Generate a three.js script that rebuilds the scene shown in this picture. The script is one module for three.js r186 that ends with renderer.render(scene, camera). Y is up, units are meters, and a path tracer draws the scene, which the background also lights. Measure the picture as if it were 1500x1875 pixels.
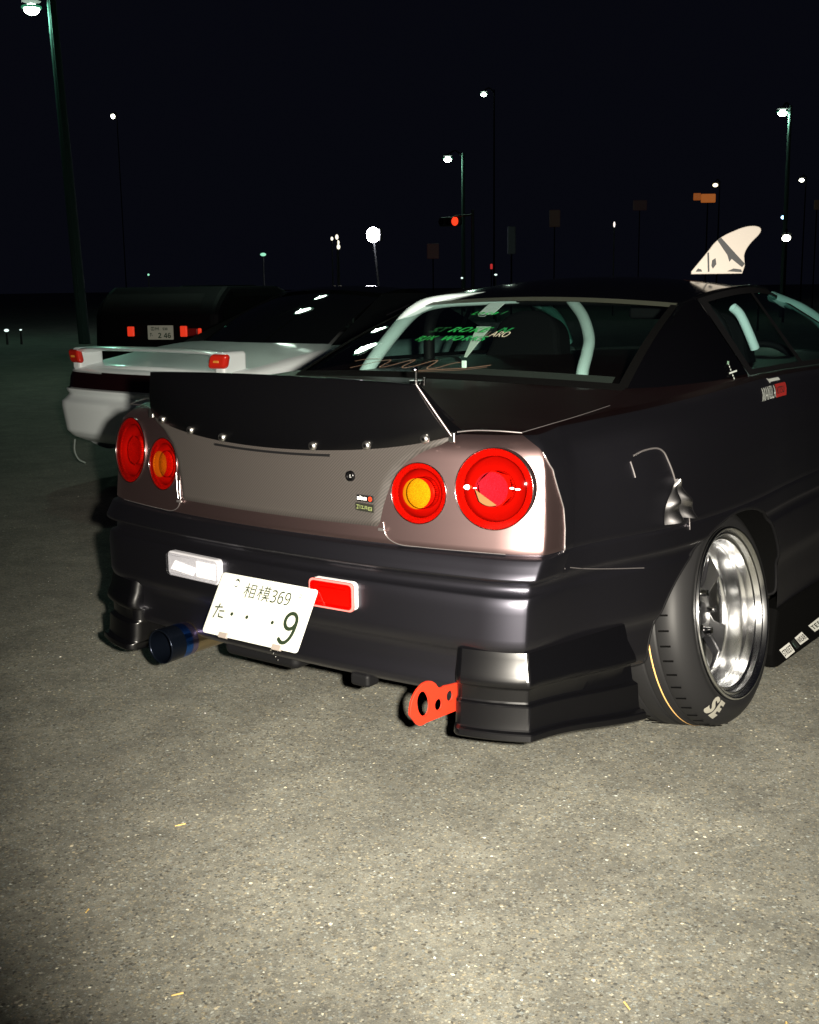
import * as THREE from 'three';
import { mergeGeometries, mergeVertices, toCreasedNormals } from 'three/addons/utils/BufferGeometryUtils.js';
import { RoundedBoxGeometry } from 'three/addons/geometries/RoundedBoxGeometry.js';

// ------------------------------------------------------------------ camera, sky, lights, exposure
const scene = new THREE.Scene();
const camera = new THREE.PerspectiveCamera(46.35, 819 / 1024, 0.05, 900);
camera.rotation.order = 'YXZ';
camera.position.set(2.0908, 1.2577, 3.1419);
camera.rotation.set(-0.1876, 0.64405, -0.0127);
camera.updateMatrixWorld(true);

const renderer = new THREE.WebGLRenderer({ antialias: true });
renderer.setSize(819, 1024);
renderer.toneMapping = THREE.LinearToneMapping;
renderer.toneMappingExposure = 1;
renderer.shadowMap.enabled = true;
renderer.shadowMap.type = THREE.PCFSoftShadowMap;

{ // a moonless night sky over a town: almost black, a trace of blue, a little paler towards the horizon
  const w = 64, h = 32, d = new Float32Array(w * h * 4);
  for (let j = 0; j < h; j++) for (let i = 0; i < w; i++) {
    const el = (j + 0.5) / h * 2 - 1, k = Math.exp(-Math.abs(el) * 4), o = (j * w + i) * 4;
    d[o] = 0.0066 + 0.0003 * k; d[o + 1] = 0.0074 + 0.0004 * k; d[o + 2] = 0.0155 - 0.0015 * k; d[o + 3] = 1;
  }
  const sky = new THREE.DataTexture(d, w, h, THREE.RGBAFormat, THREE.FloatType);
  sky.mapping = THREE.EquirectangularReflectionMapping; sky.magFilter = THREE.LinearFilter; sky.needsUpdate = true;
  scene.background = sky; scene.environment = sky; scene.environmentIntensity = 0.3;
}
const moon = new THREE.DirectionalLight(0xbfd0ff, 0.004);
moon.position.set(-30, 60, -20); moon.castShadow = true; scene.add(moon);

// the flash of the compact camera the picture was taken with: a small lamp beside the lens
const right = new THREE.Vector3(1, 0, 0).applyEuler(camera.rotation), up = new THREE.Vector3(0, 1, 0).applyEuler(camera.rotation);
const fwd = new THREE.Vector3(0, 0, -1).applyEuler(camera.rotation);
const flash = new THREE.SpotLight(0xfff6e6, 190, 0, 0.548, 1, 2);
flash.name = 'camera_flash';
flash.position.copy(camera.position).addScaledVector(right, 0.115).addScaledVector(up, 0.03);
flash.target.position.copy(flash.position).addScaledVector(fwd, 5).addScaledVector(right, 0.24).addScaledVector(up, -0.26);
flash.castShadow = true; flash.shadow.mapSize.set(2048, 2048); flash.shadow.radius = 1.2;
scene.add(flash, flash.target);

// ------------------------------------------------------------------ helpers
let seed = 7;
const rnd = () => { seed = (seed * 1664525 + 1013904223) >>> 0; return seed / 4294967296; };
const V = (x, y, z) => new THREE.Vector3(x, y, z);
const lerp = (a, b, t) => a + (b - a) * t, clamp = (x, a, b) => Math.min(b, Math.max(a, x));
const smooth = (a, b, x) => { const t = clamp((x - a) / (b - a), 0, 1); return t * t * (3 - 2 * t); };
function table(pts) { // smooth curve through [x, y] pairs, x rising
  const n = pts.length, m = pts.map((p, i) => { const a = pts[Math.max(0, i - 1)], b = pts[Math.min(n - 1, i + 1)]; return (b[1] - a[1]) / (b[0] - a[0] || 1); });
  return (x) => {
    if (x <= pts[0][0]) return pts[0][1];
    if (x >= pts[n - 1][0]) return pts[n - 1][1];
    let i = 0; while (pts[i + 1][0] < x) i++;
    const h = pts[i + 1][0] - pts[i][0], t = (x - pts[i][0]) / h, t2 = t * t, t3 = t2 * t;
    return (2 * t3 - 3 * t2 + 1) * pts[i][1] + (t3 - 2 * t2 + t) * h * m[i] + (-2 * t3 + 3 * t2) * pts[i + 1][1] + (t3 - t2) * h * m[i + 1];
  };
}
function lin(pts) { return (x) => { if (x <= pts[0][0]) return pts[0][1]; for (let i = 1; i < pts.length; i++) if (x <= pts[i][0]) return lerp(pts[i - 1][1], pts[i][1], (x - pts[i - 1][0]) / (pts[i][0] - pts[i - 1][0] || 1)); return pts[pts.length - 1][1]; }; }
const used = {};
function numbered(n) { const k = used[n] = (used[n] ?? -1) + 1; return k ? `${n}_${String(k).padStart(3, '0')}` : n; }
function tag(o, label, category, group, kind) { o.userData = {}; if (label) o.userData.label = label; if (category) o.userData.category = category; if (group) o.userData.group = group; if (kind) o.userData.kind = kind; return o; }
function thing(name, label, category, pos = [0, 0, 0], turn = 0, group) {
  const o = new THREE.Group(); o.name = numbered(name); o.position.set(...pos); o.rotation.y = turn; scene.add(o); return tag(o, label, category, group);
}
function part(name, geo, mat, parent, label) {
  if (Array.isArray(geo)) geo = merge(geo);
  const m = new THREE.Mesh(geo, mat); m.name = parent ? name : numbered(name); m.castShadow = m.receiveShadow = true;
  (parent || scene).add(m); if (label) m.userData.label = label; return m;
}
function merge(gs) {
  return mergeGeometries(gs.map((g) => { g = g.index ? g.toNonIndexed() : g.clone(); for (const k of Object.keys(g.attributes)) if (!['position', 'normal', 'uv'].includes(k)) g.deleteAttribute(k); if (!g.attributes.uv) g.setAttribute('uv', new THREE.BufferAttribute(new Float32Array(g.attributes.position.count * 2), 2)); return g; }));
}
const box = (w, h, d, x = 0, y = 0, z = 0, r = 0.004) => new RoundedBoxGeometry(w, h, d, 2, Math.min(r, w / 2.1, h / 2.1, d / 2.1)).translate(x, y, z);
const cyl = (r0, r1, h, seg = 20) => new THREE.CylinderGeometry(r1, r0, h, seg);
function rod(a, b, r0, r1 = r0, seg = 12) {
  const d = b.clone().sub(a), g = cyl(r0, r1, d.length(), seg);
  return g.applyQuaternion(new THREE.Quaternion().setFromUnitVectors(V(0, 1, 0), d.normalize())).translate((a.x + b.x) / 2, (a.y + b.y) / 2, (a.z + b.z) / 2);
}
function tube(pts, r, seg = 40, rs = 10) { return new THREE.TubeGeometry(new THREE.CatmullRomCurve3(pts.map((p) => (p.isVector3 ? p : V(...p)))), seg, r, rs, false); }
function grid(nu, nv, f, uvf, drop) { // f(i, j) gives a point; faces towards du x dv
  const pos = [], uv = [], idx = [];
  for (let j = 0; j <= nv; j++) for (let i = 0; i <= nu; i++) { const p = f(i, j); pos.push(p.x, p.y, p.z); const t = uvf ? uvf(i, j, p) : [i / nu, j / nv]; uv.push(t[0], t[1]); }
  for (let j = 0; j < nv; j++) for (let i = 0; i < nu; i++) { if (drop && drop(i, j)) continue; const a = j * (nu + 1) + i, b = a + 1, c = a + nu + 1, d = c + 1; idx.push(a, b, d, a, d, c); }
  const g = new THREE.BufferGeometry(); g.setAttribute('position', new THREE.Float32BufferAttribute(pos, 3)); g.setAttribute('uv', new THREE.Float32BufferAttribute(uv, 2)); g.setIndex(idx); g.computeVertexNormals(); return g;
}
function fix(g) { g = mergeVertices(g, 1e-5); g.computeVertexNormals(); return g; }
function slab(shape, depth, bevel = 0.003, seg = 24) { return new THREE.ExtrudeGeometry(shape, { depth, bevelEnabled: bevel > 0, bevelSize: bevel, bevelThickness: bevel, bevelSegments: 2, curveSegments: seg }); }
function poly(pts) { const s = new THREE.Shape(); pts.forEach((p, i) => (i ? s.lineTo(...p) : s.moveTo(...p))); s.closePath(); return s; }
function roundRect(w, h, r) { const s = new THREE.Shape(), x = -w / 2, y = -h / 2; s.moveTo(x + r, y); s.lineTo(x + w - r, y); s.quadraticCurveTo(x + w, y, x + w, y + r); s.lineTo(x + w, y + h - r); s.quadraticCurveTo(x + w, y + h, x + w - r, y + h); s.lineTo(x + r, y + h); s.quadraticCurveTo(x, y + h, x, y + h - r); s.lineTo(x, y + r); s.quadraticCurveTo(x, y, x + r, y); return s; }
const lathe = (pts, seg = 48) => new THREE.LatheGeometry(pts.map((p) => new THREE.Vector2(p[0], p[1])), seg); // axis y
const place = (o, p, n, upv = V(0, 1, 0)) => { // puts o at p with its +z along n
  const z = n.clone().normalize(), x = upv.clone().cross(z).normalize(), y = z.clone().cross(x); o.position.copy(p); o.quaternion.setFromRotationMatrix(new THREE.Matrix4().makeBasis(x, y, z)); return o;
};
function at(px, py, depth) { // a point of the place: direction read off the photograph, at its distance in metres
  return camera.position.clone().addScaledVector(fwd, depth).addScaledVector(right, (px - 750) / 2190 * depth).addScaledVector(up, -(py - 937.5) / 2190 * depth);
}
function canvasTex(w, h, draw) { const c = document.createElement('canvas'); c.width = w; c.height = h; const x = c.getContext('2d'); draw(x, w, h); const t = new THREE.CanvasTexture(c); t.colorSpace = THREE.SRGBColorSpace; t.magFilter = THREE.LinearFilter; t.anisotropy = 8; return t; }
const std = (c, roughness = 0.5, metalness = 0, more = {}) => new THREE.MeshPhysicalMaterial({ color: Array.isArray(c) ? new THREE.Color().setRGB(...c) : c, roughness, metalness, ...more });

// ------------------------------------------------------------------ materials
function noiseTex(n, f, srgb) { const d = new Uint8Array(n * n * 4); f(d, n); const t = new THREE.DataTexture(d, n, n); t.wrapS = t.wrapT = THREE.RepeatWrapping; t.magFilter = t.minFilter = THREE.LinearFilter; if (srgb) t.colorSpace = THREE.SRGBColorSpace; t.needsUpdate = true; return t; }
const orange = noiseTex(256, (d, n) => { // fine unevenness of sprayed paint
  for (let i = 0; i < n * n; i++) { const v = 128 + (rnd() - 0.5) * 90; d[i * 4] = d[i * 4 + 1] = d[i * 4 + 2] = v; d[i * 4 + 3] = 255; }
});
const M = {
  paint: std([0.048, 0.047, 0.060], 0.43, 1, { clearcoat: 0.5, clearcoatRoughness: 0.30 }),
  rosePaint: std([0.225, 0.150, 0.148], 0.42, 1, { clearcoat: 0.5, clearcoatRoughness: 0.30 }),
  roofPaint: std([0.0012, 0.0012, 0.0016], 0.13, 0, { specularIntensity: 0.6 }),
  deckPaint: std([0.034, 0.018, 0.019], 0.42, 1),
  dull: std([0.0035, 0.0035, 0.004], 0.6, 0, { specularIntensity: 0.3 }),
  gloss: std([0.0012, 0.0012, 0.0015], 0.25, 0, { specularIntensity: 0.8 }),
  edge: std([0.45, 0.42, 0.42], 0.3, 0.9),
  lampRing: std([0.22, 0.2, 0.2], 0.15, 1),
  lip: std([0.0010, 0.0010, 0.0014], 0.32, 0, { specularIntensity: 0.7, clearcoat: 0.3, clearcoatRoughness: 0.22 }),
  flapEdge: std([0.16, 0.14, 0.14], 0.4, 1),
  chrome: std([0.86, 0.86, 0.86], 0.07, 1),
  polished: std([0.86, 0.87, 0.88], 0.16, 1),
  steel: std([0.55, 0.54, 0.52], 0.3, 1),
  rubber: std([0.0085, 0.0085, 0.009], 0.55, 0, { specularIntensity: 0.5 }),
  black: std([0.0012, 0.0012, 0.0012], 0.9, 0, { specularIntensity: 0.1 }),
  wheelBlack: std([0.012, 0.012, 0.014], 0.3, 0.3, { clearcoat: 0.5, clearcoatRoughness: 0.1 }),
  glass: new THREE.MeshPhysicalMaterial({ color: new THREE.Color().setRGB(0.66, 0.78, 0.74), roughness: 0, transmission: 1, thickness: 0, ior: 1.5 }),
  sideGlass: new THREE.MeshPhysicalMaterial({ color: new THREE.Color().setRGB(0.6, 0.74, 0.72), roughness: 0, transmission: 1, thickness: 0, ior: 1.5 }),
  cage: std([0.52, 0.62, 0.62], 0.4),
  white: std([0.80, 0.87, 0.88], 0.35, 0, { clearcoat: 0.6, clearcoatRoughness: 0.1 }),
  redHook: std([0.36, 0.017, 0.004], 0.5),
};
const lensMat = (r, g, b) => new THREE.MeshPhysicalMaterial({ color: new THREE.Color().setRGB(r, g, b), roughness: 0.02, transmission: 1, thickness: 0, ior: 1.49 });
const clearLens = lensMat(0.96, 0.96, 0.97), redLens = lensMat(0.90, 0.075, 0.045), amberLens = lensMat(0.97, 0.60, 0.07), pinkLens = lensMat(0.78, 0.115, 0.165), orangeLens = lensMat(0.95, 0.40, 0.06);
const prisms = canvasTex(512, 128, (x) => { for (let j = 0; j < 16; j++) for (let i = 0; i < 64; i++) { const k = (i + j) % 2 ? 176 : 140, q = k + Math.floor(rnd() * 46); x.fillStyle = `rgb(${q},${q - 2},${q - 4})`; x.fillRect(i * 8, j * 8, 8, 8); x.fillStyle = `rgb(${k - 48},${k - 50},${k - 52})`; x.fillRect(i * 8, j * 8, 8, 1.6); x.fillRect(i * 8, j * 8, 1.3, 8); } });
prisms.wrapS = prisms.wrapT = THREE.RepeatWrapping; prisms.repeat.set(1.5, 1);
const lampBowl = std([0.55, 0.54, 0.53], 0.5, 0, { map: prisms }), lampGroove = std([0.16, 0.15, 0.15], 0.6), reflector = std([1.25, 1.2, 1.15].map((v) => Math.min(1, v)), 0.35, 0.2, { map: prisms });

// ------------------------------------------------------------------ ground
function asphalt() {
  const N = 2048, h = new Float32Array(N * N), col = new Uint8Array(N * N * 4), bmp = new Uint8Array(N * N * 4);
  const tone = new Float32Array(N * N).fill(0.5), tint = new Float32Array(N * N);
  const soft = (cells) => { const g = new Float32Array(cells * cells).map(() => rnd()); return (x, y) => { const u = x / N * cells, v = y / N * cells, i = Math.floor(u), j = Math.floor(v), a = u - i, b = v - j, s = (t) => t * t * (3 - 2 * t), G = (p, q) => g[((q + cells) % cells) * cells + (p + cells) % cells]; return lerp(lerp(G(i, j), G(i + 1, j), s(a)), lerp(G(i, j + 1), G(i + 1, j + 1), s(a)), s(b)); }; };
  const n1 = soft(7), n2 = soft(31), n3 = soft(190);
  for (let k = 0; k < 420000; k++) { // stones of 2 to 9 mm, worn level with the binder
    const big = rnd(), r = 0.8 + big * big * big * 1.9, cx = rnd() * N, cy = rnd() * N, e = 0.6 + rnd() * 0.4, an = rnd() * 3.14, ca = Math.cos(an), sa = Math.sin(an);
    const pick = rnd(); let t = 0.36 + rnd() * 0.38; if (pick > 0.993) t = 1.6 + rnd() * 1.2; else if (pick > 0.95) t = 1.0; else if (pick < 0.10) t = 0.10; else if (pick < 0.22) t = 0.2;
    const wm = (rnd() - 0.45) * 1.3, R = Math.ceil(r + 1), ix = Math.floor(cx), iy = Math.floor(cy);
    for (let y = -R; y <= R; y++) for (let x = -R; x <= R; x++) {
      const u = (x * ca + y * sa) / r, v = (-x * sa + y * ca) / (r * e), d = u * u + v * v; if (d > 1) continue;
      const o = ((iy + y + N) % N) * N + (ix + x + N) % N, z = 1 - d * 0.5 + rnd() * 0.2;
      if (z >= h[o]) { h[o] = z; tone[o] = t; tint[o] = wm; }
    }
  }
  for (let y = 0; y < N; y++) for (let x = 0; x < N; x++) {
    const o = y * N + x, w = 0.80 + 0.30 * n1(x, y) + 0.34 * (n2(x, y) - 0.5), fine = 0.72 + 0.56 * rnd();
    const b = (h[o] > 0 ? 0.02 + 0.30 * tone[o] : 0.10 + 0.07 * n3(x, y)) * w * fine, t = (h[o] > 0 ? tint[o] : 0) + (rnd() - 0.5) * 0.5;
    const s = (v) => clamp(Math.pow(clamp(v, 0, 1), 1 / 2.2) * 255, 0, 255);
    col[o * 4] = s(b * (1.0 + 0.18 * t)); col[o * 4 + 1] = s(b * 0.985); col[o * 4 + 2] = s(b * (0.80 - 0.22 * t)); col[o * 4 + 3] = 255;
    const bb = clamp(0.35 + 0.25 * h[o] + 0.3 * rnd(), 0, 1) * 255; bmp[o * 4] = bmp[o * 4 + 1] = bmp[o * 4 + 2] = bb; bmp[o * 4 + 3] = 255;
  }
  const mk = (d, srgb) => { const t = new THREE.DataTexture(d, N, N); t.wrapS = t.wrapT = THREE.RepeatWrapping; t.magFilter = t.minFilter = THREE.LinearFilter; if (srgb) t.colorSpace = THREE.SRGBColorSpace; t.needsUpdate = true; return t; };
  return new THREE.MeshStandardMaterial({ map: mk(col, true), bumpMap: mk(bmp), bumpScale: 0.0010, roughness: 0.9 });
}
{
  const g = new THREE.PlaneGeometry(700, 700).rotateX(-Math.PI / 2), uv = g.attributes.uv, p = g.attributes.position, c = Math.cos(0.5), s = Math.sin(0.5);
  for (let i = 0; i < uv.count; i++) { const x = p.getX(i), z = p.getZ(i); uv.setXY(i, (x * c - z * s) / 3.3, (x * s + z * c) / 3.3); }
  const m = part('asphalt_ground', g, asphalt()); tag(m, 'worn grey asphalt of the car park', null, null, 'structure');
}
{ // loose pale grit on the asphalt
  const g = new THREE.IcosahedronGeometry(1, 0), q = g.attributes.position; for (let i = 0; i < q.count; i++) { const k = 0.8 + 0.4 * Math.abs(Math.sin(q.getX(i) * 12.9 + q.getY(i) * 78.2 + q.getZ(i) * 37.7)); q.setXYZ(i, q.getX(i) * k, q.getY(i) * k * 0.6, q.getZ(i) * k); } g.computeVertexNormals();
  const n = 2600, m = new THREE.InstancedMesh(g, std([1, 1, 1], 0.7), n), mt = new THREE.Matrix4(), qn = new THREE.Quaternion(), c = new THREE.Color();
  for (let i = 0; i < n; i++) {
    const r = 0.4 + 5.5 * Math.sqrt(rnd()), a = rnd() * 6.283, x = 1.0 + Math.cos(a) * r, z = 1.6 + Math.sin(a) * r, s = 0.0011 + 0.0028 * Math.pow(rnd(), 5);
    mt.compose(V(x, s * 0.3, z), qn.setFromEuler(new THREE.Euler(0, rnd() * 6, 0)), V(s, s, s)); m.setMatrixAt(i, mt);
    const b = 0.22 + 0.55 * rnd() * rnd(); c.setRGB(b, b * 0.95, b * (0.75 + 0.2 * rnd())); m.setColorAt(i, c);
  }
  m.name = numbered('loose_grit'); m.castShadow = m.receiveShadow = true; scene.add(m); tag(m, 'pale grit and stone chips scattered over the asphalt', null, null, 'stuff');
  const tw = [[330, 1513], [1148, 1845], [325, 1824], [160, 1671], [1440, 1880]].map(([px, py], i) => { const d = at(px, py, 1).sub(camera.position), t = -camera.position.y / d.y, P = camera.position.clone().addScaledVector(d, t); const an = [1.9, 0.7, 2.0, 1.0, 1.2][i], L = [0.013, 0.012, 0.011, 0.008, 0.008][i]; return rod(V(P.x - Math.cos(an) * L, 0.003, P.z - Math.sin(an) * L), V(P.x + Math.cos(an) * L, 0.0045, P.z + Math.sin(an) * L), 0.0022, 0.0014, 6); });
  const s = part('straw', tw, std([0.52, 0.36, 0.12], 0.7)); tag(s, 'short yellow bits of straw lying on the asphalt', null, null, 'stuff');
}

// ------------------------------------------------------------------ a car body: plan outlines stacked by height
// levels: [y, rear z at the centre, roundness of the rear in plan, x of the rear corner, tuck of the side]
function bodyShell({ levels, W, noseZ, warp, deck, cut, zEnd = -3.25, sides = [1, -1], nose = 0.36, seam, from }) {
  const sub = [];
  for (let i = 0; i < levels.length; i++) {
    sub.push(levels[i]); const b = levels[i + 1]; if (!b) break; const dy = b[0] - levels[i][0], n = Math.floor(dy / 0.016);
    for (let k = 1; k <= n; k++) { const t = k / (n + 1); sub.push(levels[i].map((v, j) => lerp(v, b[j], t))); }
  }
  const outline = ([y, zc, k, xc, tuck]) => {
    const x1 = xc - 0.105, z1 = zc - k * x1 * x1, sl = -2 * k * x1, NR = 56, o = [], cz = z1 + sl * 0.060 - 0.031, z2 = cz - 0.115, x2 = W(z2) - tuck;
    for (let i = 0; i < NR; i++) { const x = x1 * i / NR; o.push([x, zc - k * x * x]); }
    // the rear face bends steadily to a crease at (xc, cz), then turns sharply into the side
    const q2 = (a, b, c, t) => [0, 1].map((n) => (1 - t) * (1 - t) * a[n] + 2 * t * (1 - t) * b[n] + t * t * c[n]);
    const A = [x1, z1], C = [xc, cz], m1 = [x1 + 0.060, z1 + sl * 0.060], m2 = [xc + 0.0085, cz - 0.018], B = [x2, z2];
    const curve = (t) => (t < 0.55 ? q2(A, m1, C, t / 0.55) : q2(C, m2, B, (t - 0.55) / 0.45));
    const ts = seam ? seam(y) : 0.5;
    for (let i = 0; i < 28; i++) o.push(curve(i <= 20 ? ts * i / 20 : lerp(ts, 1, (i - 20) / 8)));
    const steps = []; for (let z = -0.62; z < 0.62; z += 0.0155) steps.push(z);
    const zs = [...[0.7, 0.66].filter((z) => z < z2 - 0.02), ...steps.reverse(), -0.8, -1.0, -1.3, -1.6, -1.9, -2.1, ...Array.from({ length: 60 }, (_, i) => -2.15 - i * 0.0185), zEnd];
    o.push([x2, z2]);
    for (const z of [0, 1, 2, 3].map((q) => lerp(z2, 0.62, (q + 1) / 5))) o.push([W(z) - tuck, z]);
    for (const z of zs.filter((z) => z < 0.62)) o.push([W(z) - tuck, z]);
    const xe = W(zEnd) - tuck, nz = noseZ(y); // nose
    for (let i = 1; i <= 16; i++) { const t = i / 16 * Math.PI / 2, c = Math.pow(Math.cos(t), 0.55), q = Math.pow(Math.sin(t), 0.75); o.push([xe * c, lerp(zEnd, nz, q)]); }
    return o;
  };
  const rows = sub.map(outline); if (bodyShell.keep) bodyShell.keep.push({ sub, rows });
  const nu = rows[0].length - 1, nv = rows.length - 1, gs = [];
  for (const sd of sides) {
    const P = rows.map((r, j) => r.map(([x, z]) => { const y = sub[j][0]; return V(x, y + (warp ? warp(x, y, z) : 0), z); }));
    const ins = P.map((r) => r.map((p) => (cut ? cut(p) : null)));
    const isIn = (i, j) => ins[j][i] !== null;
    const drop = (i, j) => (isIn(i, j) && isIn(i + 1, j) && isIn(i, j + 1) && isIn(i + 1, j + 1)) || (from && from(P[j][i], P[j][i + 1], i));
    const g = grid(nu, nv, (i, j) => { const p = ins[j][i] || P[j][i]; return V(p.x * sd, p.y, p.z); }, null, drop);
    if (sd < 0) { const ix = g.index.array; for (let k = 0; k < ix.length; k += 3) { const t = ix[k]; ix[k] = ix[k + 1]; ix[k + 1] = t; } g.computeVertexNormals(); }
    gs.push(g);
    if (deck) {
      const top = P[nv], ts = [1, 0.97, 0.9, 0.75, 0.5, 0.25, 0];
      const d = grid(nu, ts.length - 1, (i, j) => { const p = top[i], t = ts[j], xw = Math.max(p.x, 1e-4); return V(p.x * t * sd, p.y + deck(p.z) * (1 - t * t) * smooth(0, 0.5, xw), p.z); });
      if (sd < 0) { const ix = d.index.array; for (let k = 0; k < ix.length; k += 3) { const t = ix[k]; ix[k] = ix[k + 1]; ix[k + 1] = t; } d.computeVertexNormals(); }
      gs.push(d);
    }
  }
  return fix(merge(gs));
}

// ------------------------------------------------------------------ the dark coupe
const car = thing('coupe', 'lowered dark coupe with round red tail lamps and wide polished wheels, nearest the camera', 'car');
const carW = table([[-3.7, 0.76], [-3.3, 0.82], [-3.0, 0.85], [-2.67, 0.872], [-2.2, 0.858], [-1.5, 0.842], [-0.8, 0.842], [-0.45, 0.855], [-0.2, 0.872], [0, 0.876], [0.2, 0.868], [0.35, 0.848], [0.45, 0.825], [0.55, 0.796], [0.66, 0.766], [0.75, 0.750], [0.9, 0.735]]);
const beltShift = table([[-3.7, -0.24], [-3.0, -0.11], [-1.9, 0.0], [-0.5, 0.035], [0.15, 0.022], [0.7, -0.012], [0.95, -0.025]]);
const carWarp = (x, y, z) => (y > 0.72 ? (y - 0.72) / 0.22 * beltShift(z) : 0) - (y < 0.42 ? (0.42 - y) / 0.12 * 0.14 * smooth(0.0, -0.40, z) * smooth(0.6, 0.75, x) : 0);
const LV = [ // y, zc, k, xc, tuck
  [0.296, 0.900, 0.10, 0.66, 0.05], [0.30, 0.930, 0.10, 0.685, 0.028], [0.315, 0.945, 0.10, 0.70, 0.02], [0.36, 0.938, 0.10, 0.700, 0.02], [0.405, 0.940, 0.10, 0.703, 0.018], [0.425, 0.958, 0.10, 0.718, 0.008], [0.44, 0.965, 0.105, 0.722, 0.006], [0.53, 0.966, 0.11, 0.726, 0.004],
  [0.550, 0.963, 0.115, 0.726, 0.004], [0.556, 0.958, 0.115, 0.724, 0.005], [0.560, 0.946, 0.12, 0.716, 0.010], [0.582, 0.944, 0.125, 0.718, 0.010], [0.588, 0.956, 0.13, 0.732, 0.004], [0.592, 0.972, 0.135, 0.742, 0.0], [0.60, 0.974, 0.14, 0.743, 0.0], [0.636, 0.962, 0.165, 0.742, 0.0],
  [0.641, 0.958, 0.17, 0.741, 0.001], [0.6435, 0.950, 0.175, 0.735, 0.005], [0.6475, 0.950, 0.18, 0.735, 0.005], [0.650, 0.958, 0.19, 0.739, 0.001], [0.70, 0.956, 0.20, 0.739, 0.0], [0.78, 0.950, 0.20, 0.736, 0.003], [0.85, 0.942, 0.20, 0.730, 0.014], [0.885, 0.935, 0.20, 0.722, 0.030], [0.905, 0.926, 0.20, 0.712, 0.046], [0.920, 0.912, 0.20, 0.700, 0.066], [0.931, 0.895, 0.20, 0.687, 0.088], [0.938, 0.872, 0.20, 0.670, 0.115],
];
const lvAt = (y) => { for (let i = 1; i < LV.length; i++) if (y <= LV[i][0]) { const t = (y - LV[i - 1][0]) / (LV[i][0] - LV[i - 1][0]); return LV[i].map((v, k) => lerp(LV[i - 1][k], v, t)); } return LV[LV.length - 1]; };
const rearZ = (x, y) => {
  const l = lvAt(y), ax = Math.abs(x), x1 = l[3] - 0.105, z1 = l[1] - l[2] * x1 * x1; if (ax <= x1) return l[1] - l[2] * ax * ax;
  const sl = -2 * l[2] * x1, mx = x1 + 0.060, mz = z1 + sl * 0.060, cz = mz - 0.031; let a = 0, b = 1;
  for (let i = 0; i < 24; i++) { const t = (a + b) / 2, q = (1 - t) * (1 - t) * x1 + 2 * t * (1 - t) * mx + t * t * l[3]; if (q < ax) a = t; else b = t; }
  return (1 - a) * (1 - a) * z1 + 2 * a * (1 - a) * mz + a * a * cz;
};
const sideX = (z, y) => carW(z) - lvAt(y)[4];
const rearPt = (x, y, out = 0) => V(x, y + carWarp(Math.abs(x), y, rearZ(x, y)), rearZ(x, y) + out);
const rearN = (x, y) => { const e = 0.01, a = V(x + e, y, rearZ(x + e, y)).sub(V(x - e, y, rearZ(x - e, y))), b = V(x, y + e, rearZ(x, y + e)).sub(V(x, y - e, rearZ(x, y - e))); return a.cross(b).normalize(); };
const LAMPS = [[0.626, 0.8045, 0.0945], [0.443, 0.782, 0.0725]];
const unwarp = (y, z) => { if (y <= 0.72) return y; const b = beltShift(z) / 0.22; return (y + 0.72 * b) / (1 + b); };
const AX = [0, -2.665], AA = 0.43, AB = 0.335, AY = 0.30;
function carCut(p) {
  if (p.x > 0.55) for (const a of AX) { // wheel arches
    const dz = p.z - a; if (Math.abs(dz) >= AA || p.y > AY + AB) continue;
    if (p.y < AY) return V(p.x, p.y, a + Math.sign(dz || 1) * AA);
    const u = dz / AA, v = (p.y - AY) / AB, r = Math.hypot(u, v); if (r < 1) return V(carW(a + dz / r) - (carW(p.z) - p.x), AY + (p.y - AY) / r, a + dz / r);
  }
  if (p.z > 0.74 && p.y > 0.66) for (const [lx, l0, r] of LAMPS) { const ly = l0 + carWarp(lx, l0, rearZ(lx, l0)), dx = p.x - lx, dy = p.y - ly, d = Math.hypot(dx, dy); if (d < r * 0.985) { const k = r * 0.985 / (d || 1), x = lx + dx * k, y = ly + dy * k, z = rearZ(x, unwarp(y, p.z)); return V(x, y, z); } }
  return null;
}
const isTail = (p) => p.y > 0.646 && p.z > 0.74;
const shellArgs = { levels: LV, W: carW, warp: carWarp, noseZ: (y) => -3.25 - 0.38 * Math.sqrt(Math.max(0, 1 - Math.pow((y - 0.45) / 0.62, 2))) };
shellArgs.seam = lin([[0.55, 0.90], [0.65, 0.90], [0.75, 0.86], [0.85, 0.72], [0.90, 0.56], [0.94, 0.35]]);
bodyShell.keep = [];
part('body', bodyShell({ ...shellArgs, cut: carCut, from: (p, q, i) => p.y > 0.646 && i < 76 }), M.paint, car, 'satin black body and bumper');
part('tail_panel', bodyShell({ ...shellArgs, cut: carCut, from: (p, q, i) => !(p.y > 0.646 && i < 76) }), M.rosePaint, car, 'dark maroon panel round the tail lamps');
const seamLine = bodyShell.keep[0].rows.map((r, j) => [r[76][0], bodyShell.keep[0].sub[j][0], r[76][1]]).filter((p) => p[1] > 0.645 && p[1] < 0.9); bodyShell.keep = null;
{ // boot lid, wings and bonnet: the deck between the shoulders
  const src = bodyShell({ ...shellArgs, levels: [LV[LV.length - 2], LV[LV.length - 1]], deck: (z) => 0.022 + 0.03 * smooth(-1.8, -2.6, z) - 0.012 * smooth(0.6, 0.9, z) });
  src.translate(0, 0.0012, 0); part('deck', src, M.deckPaint, car, 'dark maroon boot lid and upper wings');
}
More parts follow.
